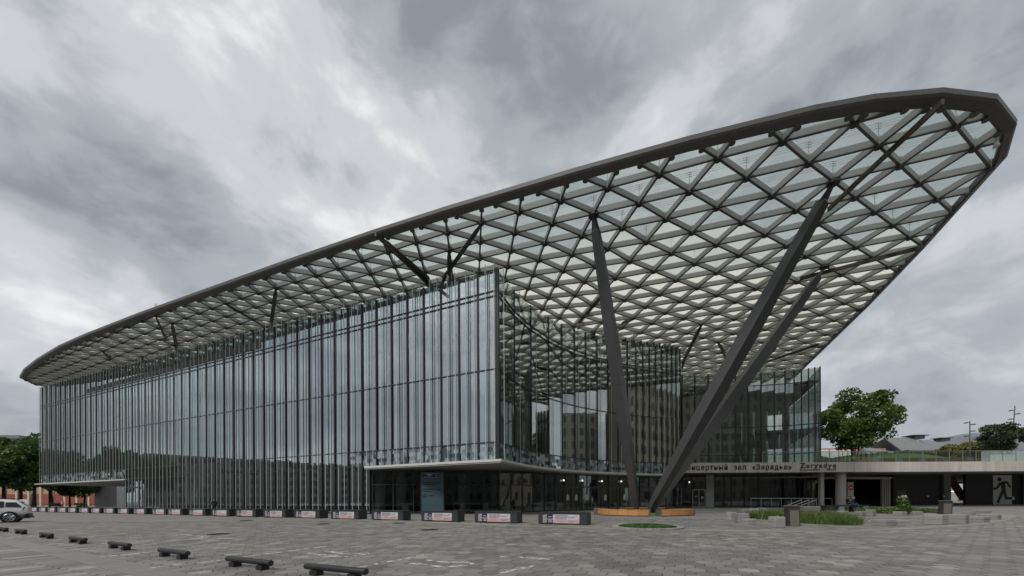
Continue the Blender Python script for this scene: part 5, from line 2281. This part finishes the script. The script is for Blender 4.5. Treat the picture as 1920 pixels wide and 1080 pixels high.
# ================================================================== CONCRETE BLOCKS, FLOWER BEDS, INFO STANDS
def block(u0, u1, vt, vb, lab, twist=0.0, dep=0.9, mtl=None):
    um = (u0 + u1) / 2
    p = PG(um, vb)
    w = (u1 - u0) / FPX * p.y
    h = (vb - vt) / FPX * p.y
    c, s = abs(math.cos(twist)), abs(math.sin(twist))
    # silhouette width = w
    d = w * dep
    k = w / (w * c + d * s)
    lx, ly = w * k, d * k
    t = thing('concrete_block', lab, 'concrete block', (p.x, p.y + ly / 2, 0), twist, 'concrete seat blocks round the flower beds')
    me = bpy.data.meshes.new('block')
    bm = bmesh.new()
    bmesh.ops.create_cube(bm, size=1)
    bmesh.ops.scale(bm, vec=(lx, ly, h), verts=bm.verts)
    bmesh.ops.translate(bm, vec=(0, 0, h / 2), verts=bm.verts)
    bmesh.ops.bevel(bm, geom=bm.edges[:], offset=min(0.03, h * 0.08), segments=1, affect='EDGES')
    bm.to_mesh(me)
    bm.free()
    me.materials.append(mtl or CONCB)
    obj('body', me, t)
    q = MB()
    q.box((0, 0, h * 0.52), lx + 0.006, ly + 0.006, 0.018)
    q.build('joint', mat('block_joint', (0.13, 0.13, 0.125), 0.9), t)


BL_ = [(1366.6, 1382, 960, 976, 'two-course block leftmost in front of the flower bed', .3), (1386, 1407, 963, 980.6, 'upright cube block second from the left by the bed', -.15), (1399, 1418, 973, 984, 'small low block before the upright cube', .1),
       (1391, 1407, 954.5, 962, 'small block behind the upright cube', .0), (1410, 1424, 954, 966, 'block at the rear left rim of the large bed', .1), (1425, 1439, 952.5, 961, 'rear block beside the left rim of the large bed', -.1),
       (1452, 1474, 969, 989.6, 'large block standing just left of the leaning stand', .05), (1507, 1543, 949.5, 959, 'long pale block behind the leaning stand', 0), (1543, 1557, 949.5, 957.5, 'grey block touching the long pale block', 0),
       (1577, 1593, 958, 969, 'block at the right rim of the large bed', .2), (1593, 1608, 963, 972, 'low block right of the large bed', .1), (1610, 1629, 959, 967, 'low dark-sided block left of the tilted cube', .35),
       (1630, 1646, 955.5, 968, 'tilted cube block between the two beds', .4), (1652, 1684, 974.6, 986.6, 'left half of the low front block pair', .25), (1684.5, 1709, 975, 986.4, 'right half of the low front block pair', .05),
       (1685, 1704, 959, 966.5, 'block at the right end of the second bed', .25), (1705, 1723.5, 950, 957, 'block behind the second bed', 0), (1709, 1733, 959, 965.5, 'low block right of the second bed', .15),
       (1750, 1787, 965.5, 984.5, 'big left cube of the right-hand block group', .45), (1790.6, 1829, 965, 983, 'big middle cube of the right-hand block group', .55), (1830, 1864, 968.6, 980.6, 'low wide block right of the big cubes', .4),
       (1853, 1888, 965, 975, 'rightmost low block by the curved border', .5), (1816, 1833, 959.5, 966, 'small block behind the big middle cube', .3), (1838, 1862, 958, 962, 'farthest small block of the right-hand group', .2)]
for b in BL_:
    block(b[0], b[1], b[2], b[3], b[4], b[5])


def info_stand(lab, u0, u1, vt, vb, lean):
    p = PG((u0 + u1) / 2, vb)
    w = (u1 - u0) * 0.72 / FPX * p.y
    h = (vb - vt) / FPX * p.y
    t = thing('leaning_stand', lab, 'information stand', (p.x, p.y, 0), 0, 'leaning steel information stands')
    L_ = lean * h
    mb = MB()
    mb.hexa([(-w / 2 - L_ / 2, 0, 0), (w / 2 - L_ / 2, 0, 0), (w / 2 - L_ / 2, 0.35, 0), (-w / 2 - L_ / 2, 0.35, 0), (-w / 2 + L_ / 2, 0.25, h), (w / 2 + L_ / 2, 0.25, h), (w / 2 + L_ / 2, 0.5, h), (-w / 2 + L_ / 2, 0.5, h)])
    mb.build('body', mat('stand_dark_steel', (0.05, 0.048, 0.045), 0.45, 0.3, 0.2, 3), t, recalc=True)
    mb = MB()
    y = lambda z: 0.25 * z / h - 0.012
    X = lambda f, z: (f - 0.5) * w - L_ / 2 + L_ * z / h
    P = [(0.17, h * .03), (0.9, h * .03), (0.9, h * .80), (0.17, h * .80)]
    mb.poly([(X(f, z), y(z), z) for f, z in P])
    mb.build('face_plate', mat('stand_face_steel', (0.17, 0.155, 0.135), 0.5, 0.2, 0.12, 3), t, recalc=True)
    mb = MB()
    mb.hexa([(X(-0.02, h), 0.2, h), (X(1.02, h), 0.2, h), (X(1.02, h), 0.56, h), (X(-0.02, h), 0.56, h), (X(-0.02, h), 0.2, h + 0.05), (X(1.02, h), 0.2, h + 0.05), (X(1.02, h), 0.56, h + 0.05), (X(-0.02, h), 0.56, h + 0.05)])
    mb.build('cap', mat('stand_cap', (0.22, 0.21, 0.20), 0.4, 0.3), t)


info_stand('dark leaning steel stand in the middle of the large flower bed', 1476, 1508, 949.5, 987, 0.14)
info_stand('tilted steel stand with pale face behind the right-hand blocks', 1765, 1793, 939.5, 964, 0.30)


def bed(name, lab, pix, count, h, seed):
    ell = []
    for u, v, wu, dy in pix:
        p = PG(u, v)
        ell.append((p.x, p.y, wu / FPX * p.y, dy))
    t = tag(obj(name, None, None, (0, 0, 0)), lab, 'flower bed')
    stuff(blades('tall_grass', ell, count, h, 0.035, GRASS, seed, t, lean=0.35))
    g = random.Random(seed)
    cl = []
    for e in ell:
        for k in range(9):
            a, r = g.uniform(0, 2 * PI), g.uniform(0, 0.85)
            q = g.uniform(0.55, 1.25)
            cl.append((e[0] + e[2] * r * math.cos(a), e[1] + e[3] * r * math.sin(a), h * 0.34 * q, 0.5 * q, 0.5 * q, h * 0.42 * q))
    o = obj('leafy_plants', leaf_mesh('leafy_plants', cl, int(count * 0.75), 0.13, LEAF_B, seed + 1), t)
    stuff(o)
    cl2 = [(c[0], c[1], c[2] + c[5] * 1.0, 0.4, 0.4, 0.14) for c in cl]
    m = MATS.get('flower_mauve') or leaf_mat('flower_mauve', (0.22, 0.12, 0.20), (0.42, 0.27, 0.26))
    stuff(obj('flower_heads', leaf_mesh('flower_heads', cl2, int(count * 0.09), 0.07, m, seed + 2, 1.0), t))
    mb = MB()
    for e in ell:
        mb.prism([(e[0] + e[2] * math.cos(k * PI / 12), e[1] + e[3] * math.sin(k * PI / 12)) for k in range(24)], 0.0, 0.016 + 0.004 * ell.index(e))
    stuff(mb.build('soil', mat('soil', (0.045, 0.035, 0.025), 0.95, 0, 0.3, 4), t))


bed('flower_bed', 'large bed of tall green grasses and flowers round the leaning stand', [(1545, 981, 42, 2.0), (1500, 975, 50, 3.0), (1445, 973, 30, 2.4)], 9000, 0.62, 31)
bed('flower_bed', 'smaller bed of grasses before the seated people', [(1655, 962, 30, 2.4), (1600, 958, 26, 2.5)], 5000, 0.55, 41)
bed('flower_bed', 'thin planting beside the tilted pale stand', [(1740, 961, 28, 1.6)], 1500, 0.4, 51)
for k, (u, v, hh) in enumerate(((1693, 966, 1.6),)):
    p = PG(u, v)
    cl = [(0, 0, 0.5, 0.5, 0.5, 0.5), (0.1, 0, 0.95, 0.35, 0.35, 0.35), (-0.1, 0.1, 1.3, 0.2, 0.2, 0.3)]
    t = thing('tall_flower', 'tall flowering plant right of the seated people', 'plant', (p.x, p.y, 0))
    obj('leaves', leaf_mesh('leaves', cl, 700, 0.14, LEAF_B, 61), t)
    obj('blooms', leaf_mesh('blooms', [(0, 0, 1.5, 0.25, 0.2, 0.18)], 60, 0.10, leaf_mat('bloom_pale', (0.4, 0.38, 0.3), (0.6, 0.58, 0.5)), 62), t)
    mb = MB()
    mb.tube([(0, 0, 0), (0, 0, 1.4)], [0.03, 0.012], 5)
    mb.build('stem', BARK, t)
# no-entry pillar by the driveway
p = PY(1592.5, 940, 60.5)
NP = thing('sign_pillar', 'grey concrete pillar with a red no-entry sign by the driveway', 'sign', (p.x, p.y, 0))
mb = MB()
mb.box((0, 0, 0), 0.92, 0.5, PY(1592, 904, 60.5).z)
mb.build('pillar', CONC, NP)
sz_ = PY(1592, 914.5, 60.2).z
mb = MB()
mb.tube([(0, -0.25, sz_), (0, -0.30, sz_)], 0.40, 20)
s = mb.build('sign_disc', mat('sign_red', (0.42, 0.02, 0.02), 0.5), NP)
mb = MB()
mb.box((0, -0.31, sz_ - 0.07), 0.5, 0.02, 0.14)
mb.build('sign_bar', WHITE, s)
mb = MB()
mb.box((0, -0.262, sz_ - 1.5), 0.2, 0.03, 0.2)
mb.box((0, -0.262, sz_ - 1.8), 0.2, 0.03, 0.15)
mb.build('control_box', MULL, NP)


# ================================================================== PEOPLE
def person(name, lab, loc, rz, joints, edges_, radii, colf, hair, hs=1.0):
    """continuous skinned body; colf(z,x) -> material slot"""
    t = thing(name, lab, 'person', loc, rz)
    me = bpy.data.meshes.new('body')
    keys = list(joints)
    me.from_pydata([joints[k] for k in keys], [(keys.index(a), keys.index(b)) for a, b in edges_], [])
    o = obj('body', me, t)
    md = o.modifiers.new('skin', 'SKIN')
    if not me.skin_vertices:
        me.skin_vertices.new()
    for i, k in enumerate(keys):
        rr = radii[k]
        me.skin_vertices[0].data[i].radius = rr if isinstance(rr, tuple) else (rr, rr)
        me.skin_vertices[0].data[i].use_root = (k == 'pelvis')
    o.modifiers.new('sub', 'SUBSURF').levels = 2
    o.modifiers['sub'].render_levels = 2
    dg = bpy.context.evaluated_depsgraph_get()
    m2 = bpy.data.meshes.new_from_object(o.evaluated_get(dg))
    o.modifiers.clear()
    o.data = m2
    m2.materials.clear()
    mats_, fn = colf
    for q in mats_:
        m2.materials.append(q)
    for f in m2.polygons:
        f.material_index = fn(f.center)
        f.use_smooth = True
    # hair cap
    hx = Vector(joints['head'])
    mb = MB()
    n, m = 12, 6
    ring = []
    for i in range(m + 1):
        a = PI * 0.62 * i / m
        ring.append([(hx.x + 0.108 * math.sin(a) * math.cos(2 * PI * j / n), hx.y + 0.015 + 0.118 * math.sin(a) * math.sin(2 * PI * j / n) + 0.02 * (a / 2), hx.z + 0.025 + 0.115 * math.cos(a) + (0.05 if (math.sin(2 * PI * j / n) < -0.2 and i > 3) else 0)) for j in range(n)])
    for i in range(m):
        for j in range(n):
            mb.poly([ring[i][j], ring[i + 1][j], ring[i + 1][(j + 1) % n], ring[i][(j + 1) % n]])
    mb.build('hair', hair, t, smooth=True)
    return t


HAIR_D = mat('hair_dark', (0.02, 0.015, 0.012), 0.6)
HAIR_B = mat('hair_blond', (0.35, 0.22, 0.09), 0.6)
CL_BLACK = mat('cloth_black', (0.014, 0.014, 0.017), 0.9)
CL_DENIM = mat('cloth_denim', (0.05, 0.10, 0.17), 0.9)
CL_NAVY = mat('cloth_navy', (0.02, 0.04, 0.13), 0.9)
CL_WHITE = mat('cloth_white', (0.6, 0.6, 0.6), 0.9)
CL_RED = mat('cloth_red', (0.35, 0.03, 0.04), 0.9)
CL_PINK = mat('cloth_pink', (0.55, 0.30, 0.30), 0.9)
SHOE = mat('shoe_dark', (0.03, 0.03, 0.03), 0.6)
EDG = [('pelvis', 'belly'), ('belly', 'chest'), ('chest', 'neck'), ('neck', 'head'), ('head', 'crown'), ('chest', 'shl'), ('shl', 'ell'), ('ell', 'wrl'), ('wrl', 'hal'), ('chest', 'shr'), ('shr', 'elr'), ('elr', 'wrr'), ('wrr', 'har'),
       ('pelvis', 'hil'), ('hil', 'knl'), ('knl', 'anl'), ('anl', 'tol'), ('pelvis', 'hir'), ('hir', 'knr'), ('knr', 'anr'), ('anr', 'tor')]
RAD = dict(pelvis=(0.155, 0.115), belly=(0.145, 0.105), chest=(0.165, 0.12), neck=0.058, head=(0.092, 0.105), crown=(0.07, 0.08), shl=0.066, shr=0.066, ell=0.046, elr=0.046, wrl=0.031, wrr=0.031, hal=(0.036, 0.024), har=(0.036, 0.024),
           hil=0.095, hir=0.095, knl=0.062, knr=0.062, anl=0.042, anr=0.042, tol=(0.045, 0.03), tor=(0.045, 0.03))
stand = dict(pelvis=(0, 0, 0.95), belly=(0, 0, 1.12), chest=(0, 0.01, 1.36), neck=(0, 0, 1.5), head=(0, -0.02, 1.62), crown=(0, -0.02, 1.71), shl=(-0.19, 0, 1.42), ell=(-0.25, 0.03, 1.14), wrl=(-0.20, -0.14, 1.0), hal=(-0.16, -0.22, 1.0),
             shr=(0.19, 0, 1.42), elr=(0.25, 0.02, 1.14), wrr=(0.24, -0.08, 0.90), har=(0.23, -0.12, 0.82), hil=(-0.09, 0, 0.9), knl=(-0.11, -0.03, 0.5), anl=(-0.11, 0.02, 0.09), tol=(-0.12, -0.16, 0.035),
             hir=(0.09, 0, 0.9), knr=(0.12, -0.02, 0.5), anr=(0.14, 0.03, 0.09), tor=(0.16, -0.14, 0.035))
sit = dict(pelvis=(0, 0, 0.10), belly=(0, 0.02, 0.26), chest=(0, -0.03, 0.50), neck=(0, -0.07, 0.64), head=(0, -0.13, 0.75), crown=(0, -0.14, 0.84), shl=(-0.18, -0.02, 0.56), ell=(-0.23, -0.12, 0.30), wrl=(-0.12, -0.32, 0.22), hal=(-0.05, -0.38, 0.22),
           shr=(0.18, -0.02, 0.56), elr=(0.23, -0.12, 0.30), wrr=(0.12, -0.32, 0.24), har=(0.05, -0.38, 0.25), hil=(-0.09, -0.04, 0.09), knl=(-0.12, -0.46, 0.10), anl=(-0.12, -0.46, -0.36), tol=(-0.12, -0.62, -0.41),
           hir=(0.09, -0.04, 0.09), knr=(0.12, -0.46, 0.10), anr=(0.12, -0.50, -0.36), tor=(0.12, -0.66, -0.41))


def col_stand(top, bot):
    return ([top, bot, SKIN, SHOE], lambda c: 3 if c.z < 0.1 else (1 if c.z < 0.98 else (2 if c.z > 1.50 or (c.z < 1.02 and abs(c.x) > 0.17) else 0)))


def col_sit(top, bot):
    return ([top, bot, SKIN, SHOE], lambda c: 3 if c.z < -0.33 else (1 if (c.z < 0.17 and c.y > -1) else (2 if c.z > 0.635 or c.y < -0.33 and c.z > 0.17 else 0)))


p = PY(402, 950, 45.5)
person('person', 'person in black clothes standing behind the ninth poster bench', (p.x, 45.5, 0.0), 0.5, stand, EDG, RAD, col_stand(CL_BLACK, CL_BLACK), HAIR_D)
p = PY(117, 950, 74)
person('person', 'person in pink top and red skirt near the left poster benches', (p.x, 74, 0), 0.2, stand, EDG, RAD, col_stand(CL_PINK, CL_RED), HAIR_B)
p = PY(105, 950, 80)
person('person', 'dark-clothed person sitting low beneath the left trees', (p.x, 80, 0.45), 0.9, sit, EDG, RAD, col_sit(CL_BLACK, CL_DENIM), HAIR_D)
# long dark bench with two people
bp = PG(1662, 962.5)
DB = thing('dark_bench', 'long dark bench behind the smaller flower bed with two people on it', 'bench', (bp.x, bp.y + 4.2, 0))
mb = MB()
mb.box((-0.3, 0, 0.62), 4.6, 0.7, 0.08)
mb.build('seat', BENCH, DB)
for x in (-2.3, -0.8, 0.7, 1.7):
    mb = MB()
    mb.box((x, 0, 0), 0.5, 0.6, 0.62)
    mb.build('support', CONCB if x in (-0.8, 1.7) else BENCH, DB)
person('person', 'seated person in navy jacket and jeans looking down to the right', (bp.x + 0.45, bp.y + 4.1, 0.70), R(62), sit, EDG, RAD, col_sit(CL_NAVY, CL_DENIM), HAIR_B)
person('person', 'second seated person half hidden behind the one in navy', (bp.x + 0.18, bp.y + 4.42, 0.78), R(30), sit, EDG, RAD, col_sit(CL_BLACK, CL_BLACK), mat('hair_auburn', (0.12, 0.03, 0.02), 0.6))
mb = MB()
mb.box((PY(105, 950, 80).x, 80.05, 0), 1.6, 0.5, 0.5)
o = mb.build('stone_bench', CONCB, None)
tag(o, 'low stone bench beneath the left trees', 'bench')
# white board and litter bin and lamp at the left
p = PY(45, 945, 60)
WB = thing('white_board', 'plain white free-standing board behind the white car', 'board', (p.x, 60, 0), 0.3)
mb = MB()
mb.box((0, 0, 0.5), 1.0, 0.06, 1.35)
mb.build('panel', WHITE, WB)
mb = MB()
for x in (-0.4, 0.4):
    mb.box((x, 0, 0), 0.06, 0.3, 0.5)
mb.build('feet', STEELD, WB)
p = PY(58, 950, 66)
LP = thing('street_lantern', 'black old-style street lantern beside the left trees', 'lamp post', (p.x, 66, 0))
mb = MB()
mb.tube([(0, 0, 0), (0, 0, 0.6), (0, 0, 0.7), (0, 0, 2.4)], [0.16, 0.14, 0.07, 0.05], 8)
mb.build('pole', STEELD, LP)
mb = MB()
mb.tube([(0, 0, 2.4), (0, 0, 2.8), (0, 0, 2.95)], [0.13, 0.2, 0.03], 6)
mb.build('lantern', mat('lantern_glass', (0.3, 0.3, 0.28), 0.3), LP)
p = PY(163, 938, 88)
LP = thing('street_lantern', 'black street lantern in front of the pale wall', 'lamp post', (p.x, 88, 0))
mb = MB()
mb.tube([(0, 0, 0), (0, 0, 0.6), (0, 0, 0.7), (0, 0, 2.7)], [0.16, 0.14, 0.07, 0.05], 8)
mb.build('pole', STEELD, LP)
mb = MB()
mb.tube([(0, 0, 2.7), (0, 0, 3.1), (0, 0, 3.25)], [0.14, 0.22, 0.03], 6)
mb.build('lantern', MATS['lantern_glass'], LP)


# ================================================================== WHITE CAR
def build_car():
    w = PG(20, 979.8)
    d = Vector((-0.70, -0.71)).normalized()
    # local +x = towards the nose ; rear wheel centre at x = 0
    rz = math.atan2(d.y, d.x)
    T_ = thing('parked_car', 'white estate-shaped crossover car cut by the left edge of the picture', 'car', (w.x - 0.75, w.y + 0.65, 0.012), rz)
    WHT = mat('car_white_paint', (0.80, 0.81, 0.82), 0.25, 0.0, 0.02, 1)
    BLK = mat('car_black_plastic', (0.02, 0.02, 0.022), 0.55)
    GLS = mat('car_glass', (0.02, 0.024, 0.028), 0.06)
    # stations from tail (-) to nose (+): x, sill z, mid z, belt z, roof z, half widths
    S = [(-1.00, 0.62, 0.80, 1.02, 1.05, 0.70, 0.74, 0.66, 0.55), (-0.96, 0.42, 0.78, 1.05, 1.10, 0.82, 0.88, 0.78, 0.60), (-0.80, 0.36, 0.76, 1.06, 1.28, 0.88, 0.93, 0.85, 0.62),
         (-0.45, 0.34, 0.74, 1.06, 1.53, 0.90, 0.95, 0.88, 0.62), (-0.1, 0.32, 0.72, 1.05, 1.62, 0.91, 0.95, 0.89, 0.63), (0.6, 0.30, 0.70, 1.03, 1.66, 0.91, 0.95, 0.90, 0.64), (1.5, 0.28, 0.68, 1.0, 1.65, 0.91, 0.95, 0.90, 0.64),
         (2.05, 0.28, 0.68, 0.99, 1.50, 0.91, 0.95, 0.90, 0.62), (2.65, 0.28, 0.68, 0.98, 1.06, 0.91, 0.95, 0.90, 0.66), (3.3, 0.30, 0.66, 0.92, 0.97, 0.88, 0.93, 0.84, 0.60), (3.66, 0.36, 0.62, 0.82, 0.86, 0.78, 0.82, 0.72, 0.5), (3.74, 0.45, 0.6, 0.74, 0.76, 0.62, 0.66, 0.6, 0.42)]
    mb = MB()
    rings = []
    for (x, zs, zm, zb, zr, ws, wm, wb, wr) in S:
        x = x * 0.86 if x < 0 else x
        pts = [(wr * 0.5, zr + 0.02), (wr, zr - 0.03), (wb, zb), (wm, zm), (ws, zs)]
        rings.append([(x, y, z) for y, z in pts[::-1]] + [(x, -y, z) for y, z in pts])
    for i in range(len(rings) - 1):
        n = len(rings[i])
        for j in range(n):
            mb.poly([rings[i][j], rings[i][(j + 1) % n], rings[i + 1][(j + 1) % n], rings[i + 1][j]])
    mb.poly(rings[0])
    mb.poly(rings[-1][::-1])
    me = mb.mesh('body', WHT, True)
    bm = bmesh.new()
    bm.from_mesh(me)
    bmesh.ops.remove_doubles(bm, verts=bm.verts, dist=0.0005)
    bmesh.ops.recalc_face_normals(bm, faces=bm.faces)
    bm.to_mesh(me)
    bm.free()
    body = obj('body', me, T_)
    body.modifiers.new('sub', 'SUBSURF').levels = 2
    body.modifiers['sub'].render_levels = 2
    for sy in (1, -1):
        # side windows: dark panels just proud of the cabin side, one per door
        for (xa, xb, za, zb2, xc) in ((-0.55, 0.18, 1.10, 1.45, -0.28), (0.24, 1.05, 1.08, 1.52, 0.26), (1.12, 2.02, 1.06, 1.50, 1.14)):
            q = MB()
            def yy(z):
                return sy * (0.905 + (0.66 - 0.905) * (z - 1.05) / 0.58 - 0.0)
            P = [(xa, yy(za), za), (xb, yy(za), za), (min(xb, 1.75), yy(zb2), zb2), (xc, yy(zb2), zb2)]
            q.poly([(a, b, c) for a, b, c in P])
            q.poly([(a, b - sy * 0.04, c) for a, b, c in P][::-1])
            q.build('side_window', GLS, T_, recalc=True)
        q = MB()
        q.box((1.36, sy * 0.925, 0.27), 4.6, 0.06, 0.10)
        q.build('sill_trim', BLK, T_)
        q = MB()
        q.hexa([(-0.86, sy * 0.60, 0.80), (-0.58, sy * 0.93, 0.84), (-0.58, sy * 0.90, 0.84), (-0.83, sy * 0.55, 0.80), (-0.84, sy * 0.58, 1.08), (-0.64, sy * 0.885, 1.10), (-0.64, sy * 0.85, 1.10), (-0.78, sy * 0.55, 1.08)])
        q.build('tail_light', mat('tail_light_dark', (0.10, 0.012, 0.015), 0.2), T_, recalc=True)
        for xa in (0.75, 1.65):
            q = MB()
            q.box((xa, sy * 0.955, 0.93), 0.2, 0.03, 0.035)
            q.build('door_handle', WHT, T_)
        for xw in (0.0, 2.8):
            q = MB()
            ys = sy * 0.86
            q.tube([(xw, ys - 0.1, 0.36), (xw, ys + 0.1, 0.36)], 0.43, 26)
            a = q.build('wheel_arch', BLK, T_)
            wl = part('wheel', T_)
            q = MB()
            q.tube([(xw, ys - 0.12, 0.36), (xw, ys - 0.08, 0.36), (xw, ys + 0.08, 0.36), (xw, ys + 0.12, 0.36)], [0.33, 0.365, 0.365, 0.33], 28)
            q.build('tyre', RUBBER, wl)
            q = MB()
            yo = ys + sy * 0.125
            q.tube([(xw, yo - sy * 0.05, 0.36), (xw, yo, 0.36)], 0.265, 24)
            q.build('rim_well', BLK, wl)
            q = MB()
            for s_ in range(7):
                t_ = 2 * PI * s_ / 7
                for off in (-0.14, 0.14):
                    q.tube([(xw + 0.06 * math.cos(t_), yo + sy * 0.012, 0.36 + 0.06 * math.sin(t_)), (xw + 0.245 * math.cos(t_ + off), yo + sy * 0.012, 0.36 + 0.245 * math.sin(t_ + off))], 0.02, 5)
            q.tube([(xw, yo - sy * 0.01, 0.36), (xw, yo + sy * 0.02, 0.36)], 0.075, 12)
            n = 28
            for k in range(n):
                a0, a1 = 2 * PI * k / n, 2 * PI * (k + 1) / n
                q.tube([(xw + 0.26 * math.cos(a0), yo + sy * 0.008, 0.36 + 0.26 * math.sin(a0)), (xw + 0.26 * math.cos(a1), yo + sy * 0.008, 0.36 + 0.26 * math.sin(a1))], 0.018, 4)
            q.build('rim', mat('alloy', (0.55, 0.55, 0.56), 0.3, 0.7), wl)
    q = MB()
    q.box((-0.78, 0, 0.36), 0.22, 1.66, 0.24)
    q.build('rear_bumper', BLK, T_)
    q = MB()
    q.hexa([(-0.79, -0.6, 1.14), (-0.79, 0.6, 1.14), (-0.74, 0.6, 1.14), (-0.74, -0.6, 1.14), (-0.46, -0.52, 1.50), (-0.46, 0.52, 1.50), (-0.40, 0.52, 1.5), (-0.40, -0.52, 1.5)])
    q.build('rear_window', GLS, T_, recalc=True)
    q = MB()
    for sy in (1, -1):
        q.tube([(-0.2, sy * 0.56, 1.69), (0.0, sy * 0.56, 1.73), (1.4, sy * 0.56, 1.73), (1.6, sy * 0.56, 1.68)], 0.02, 5)
    q.build('roof_rail', BLK, T_)


build_car()
# tiny helpers end: nothing else
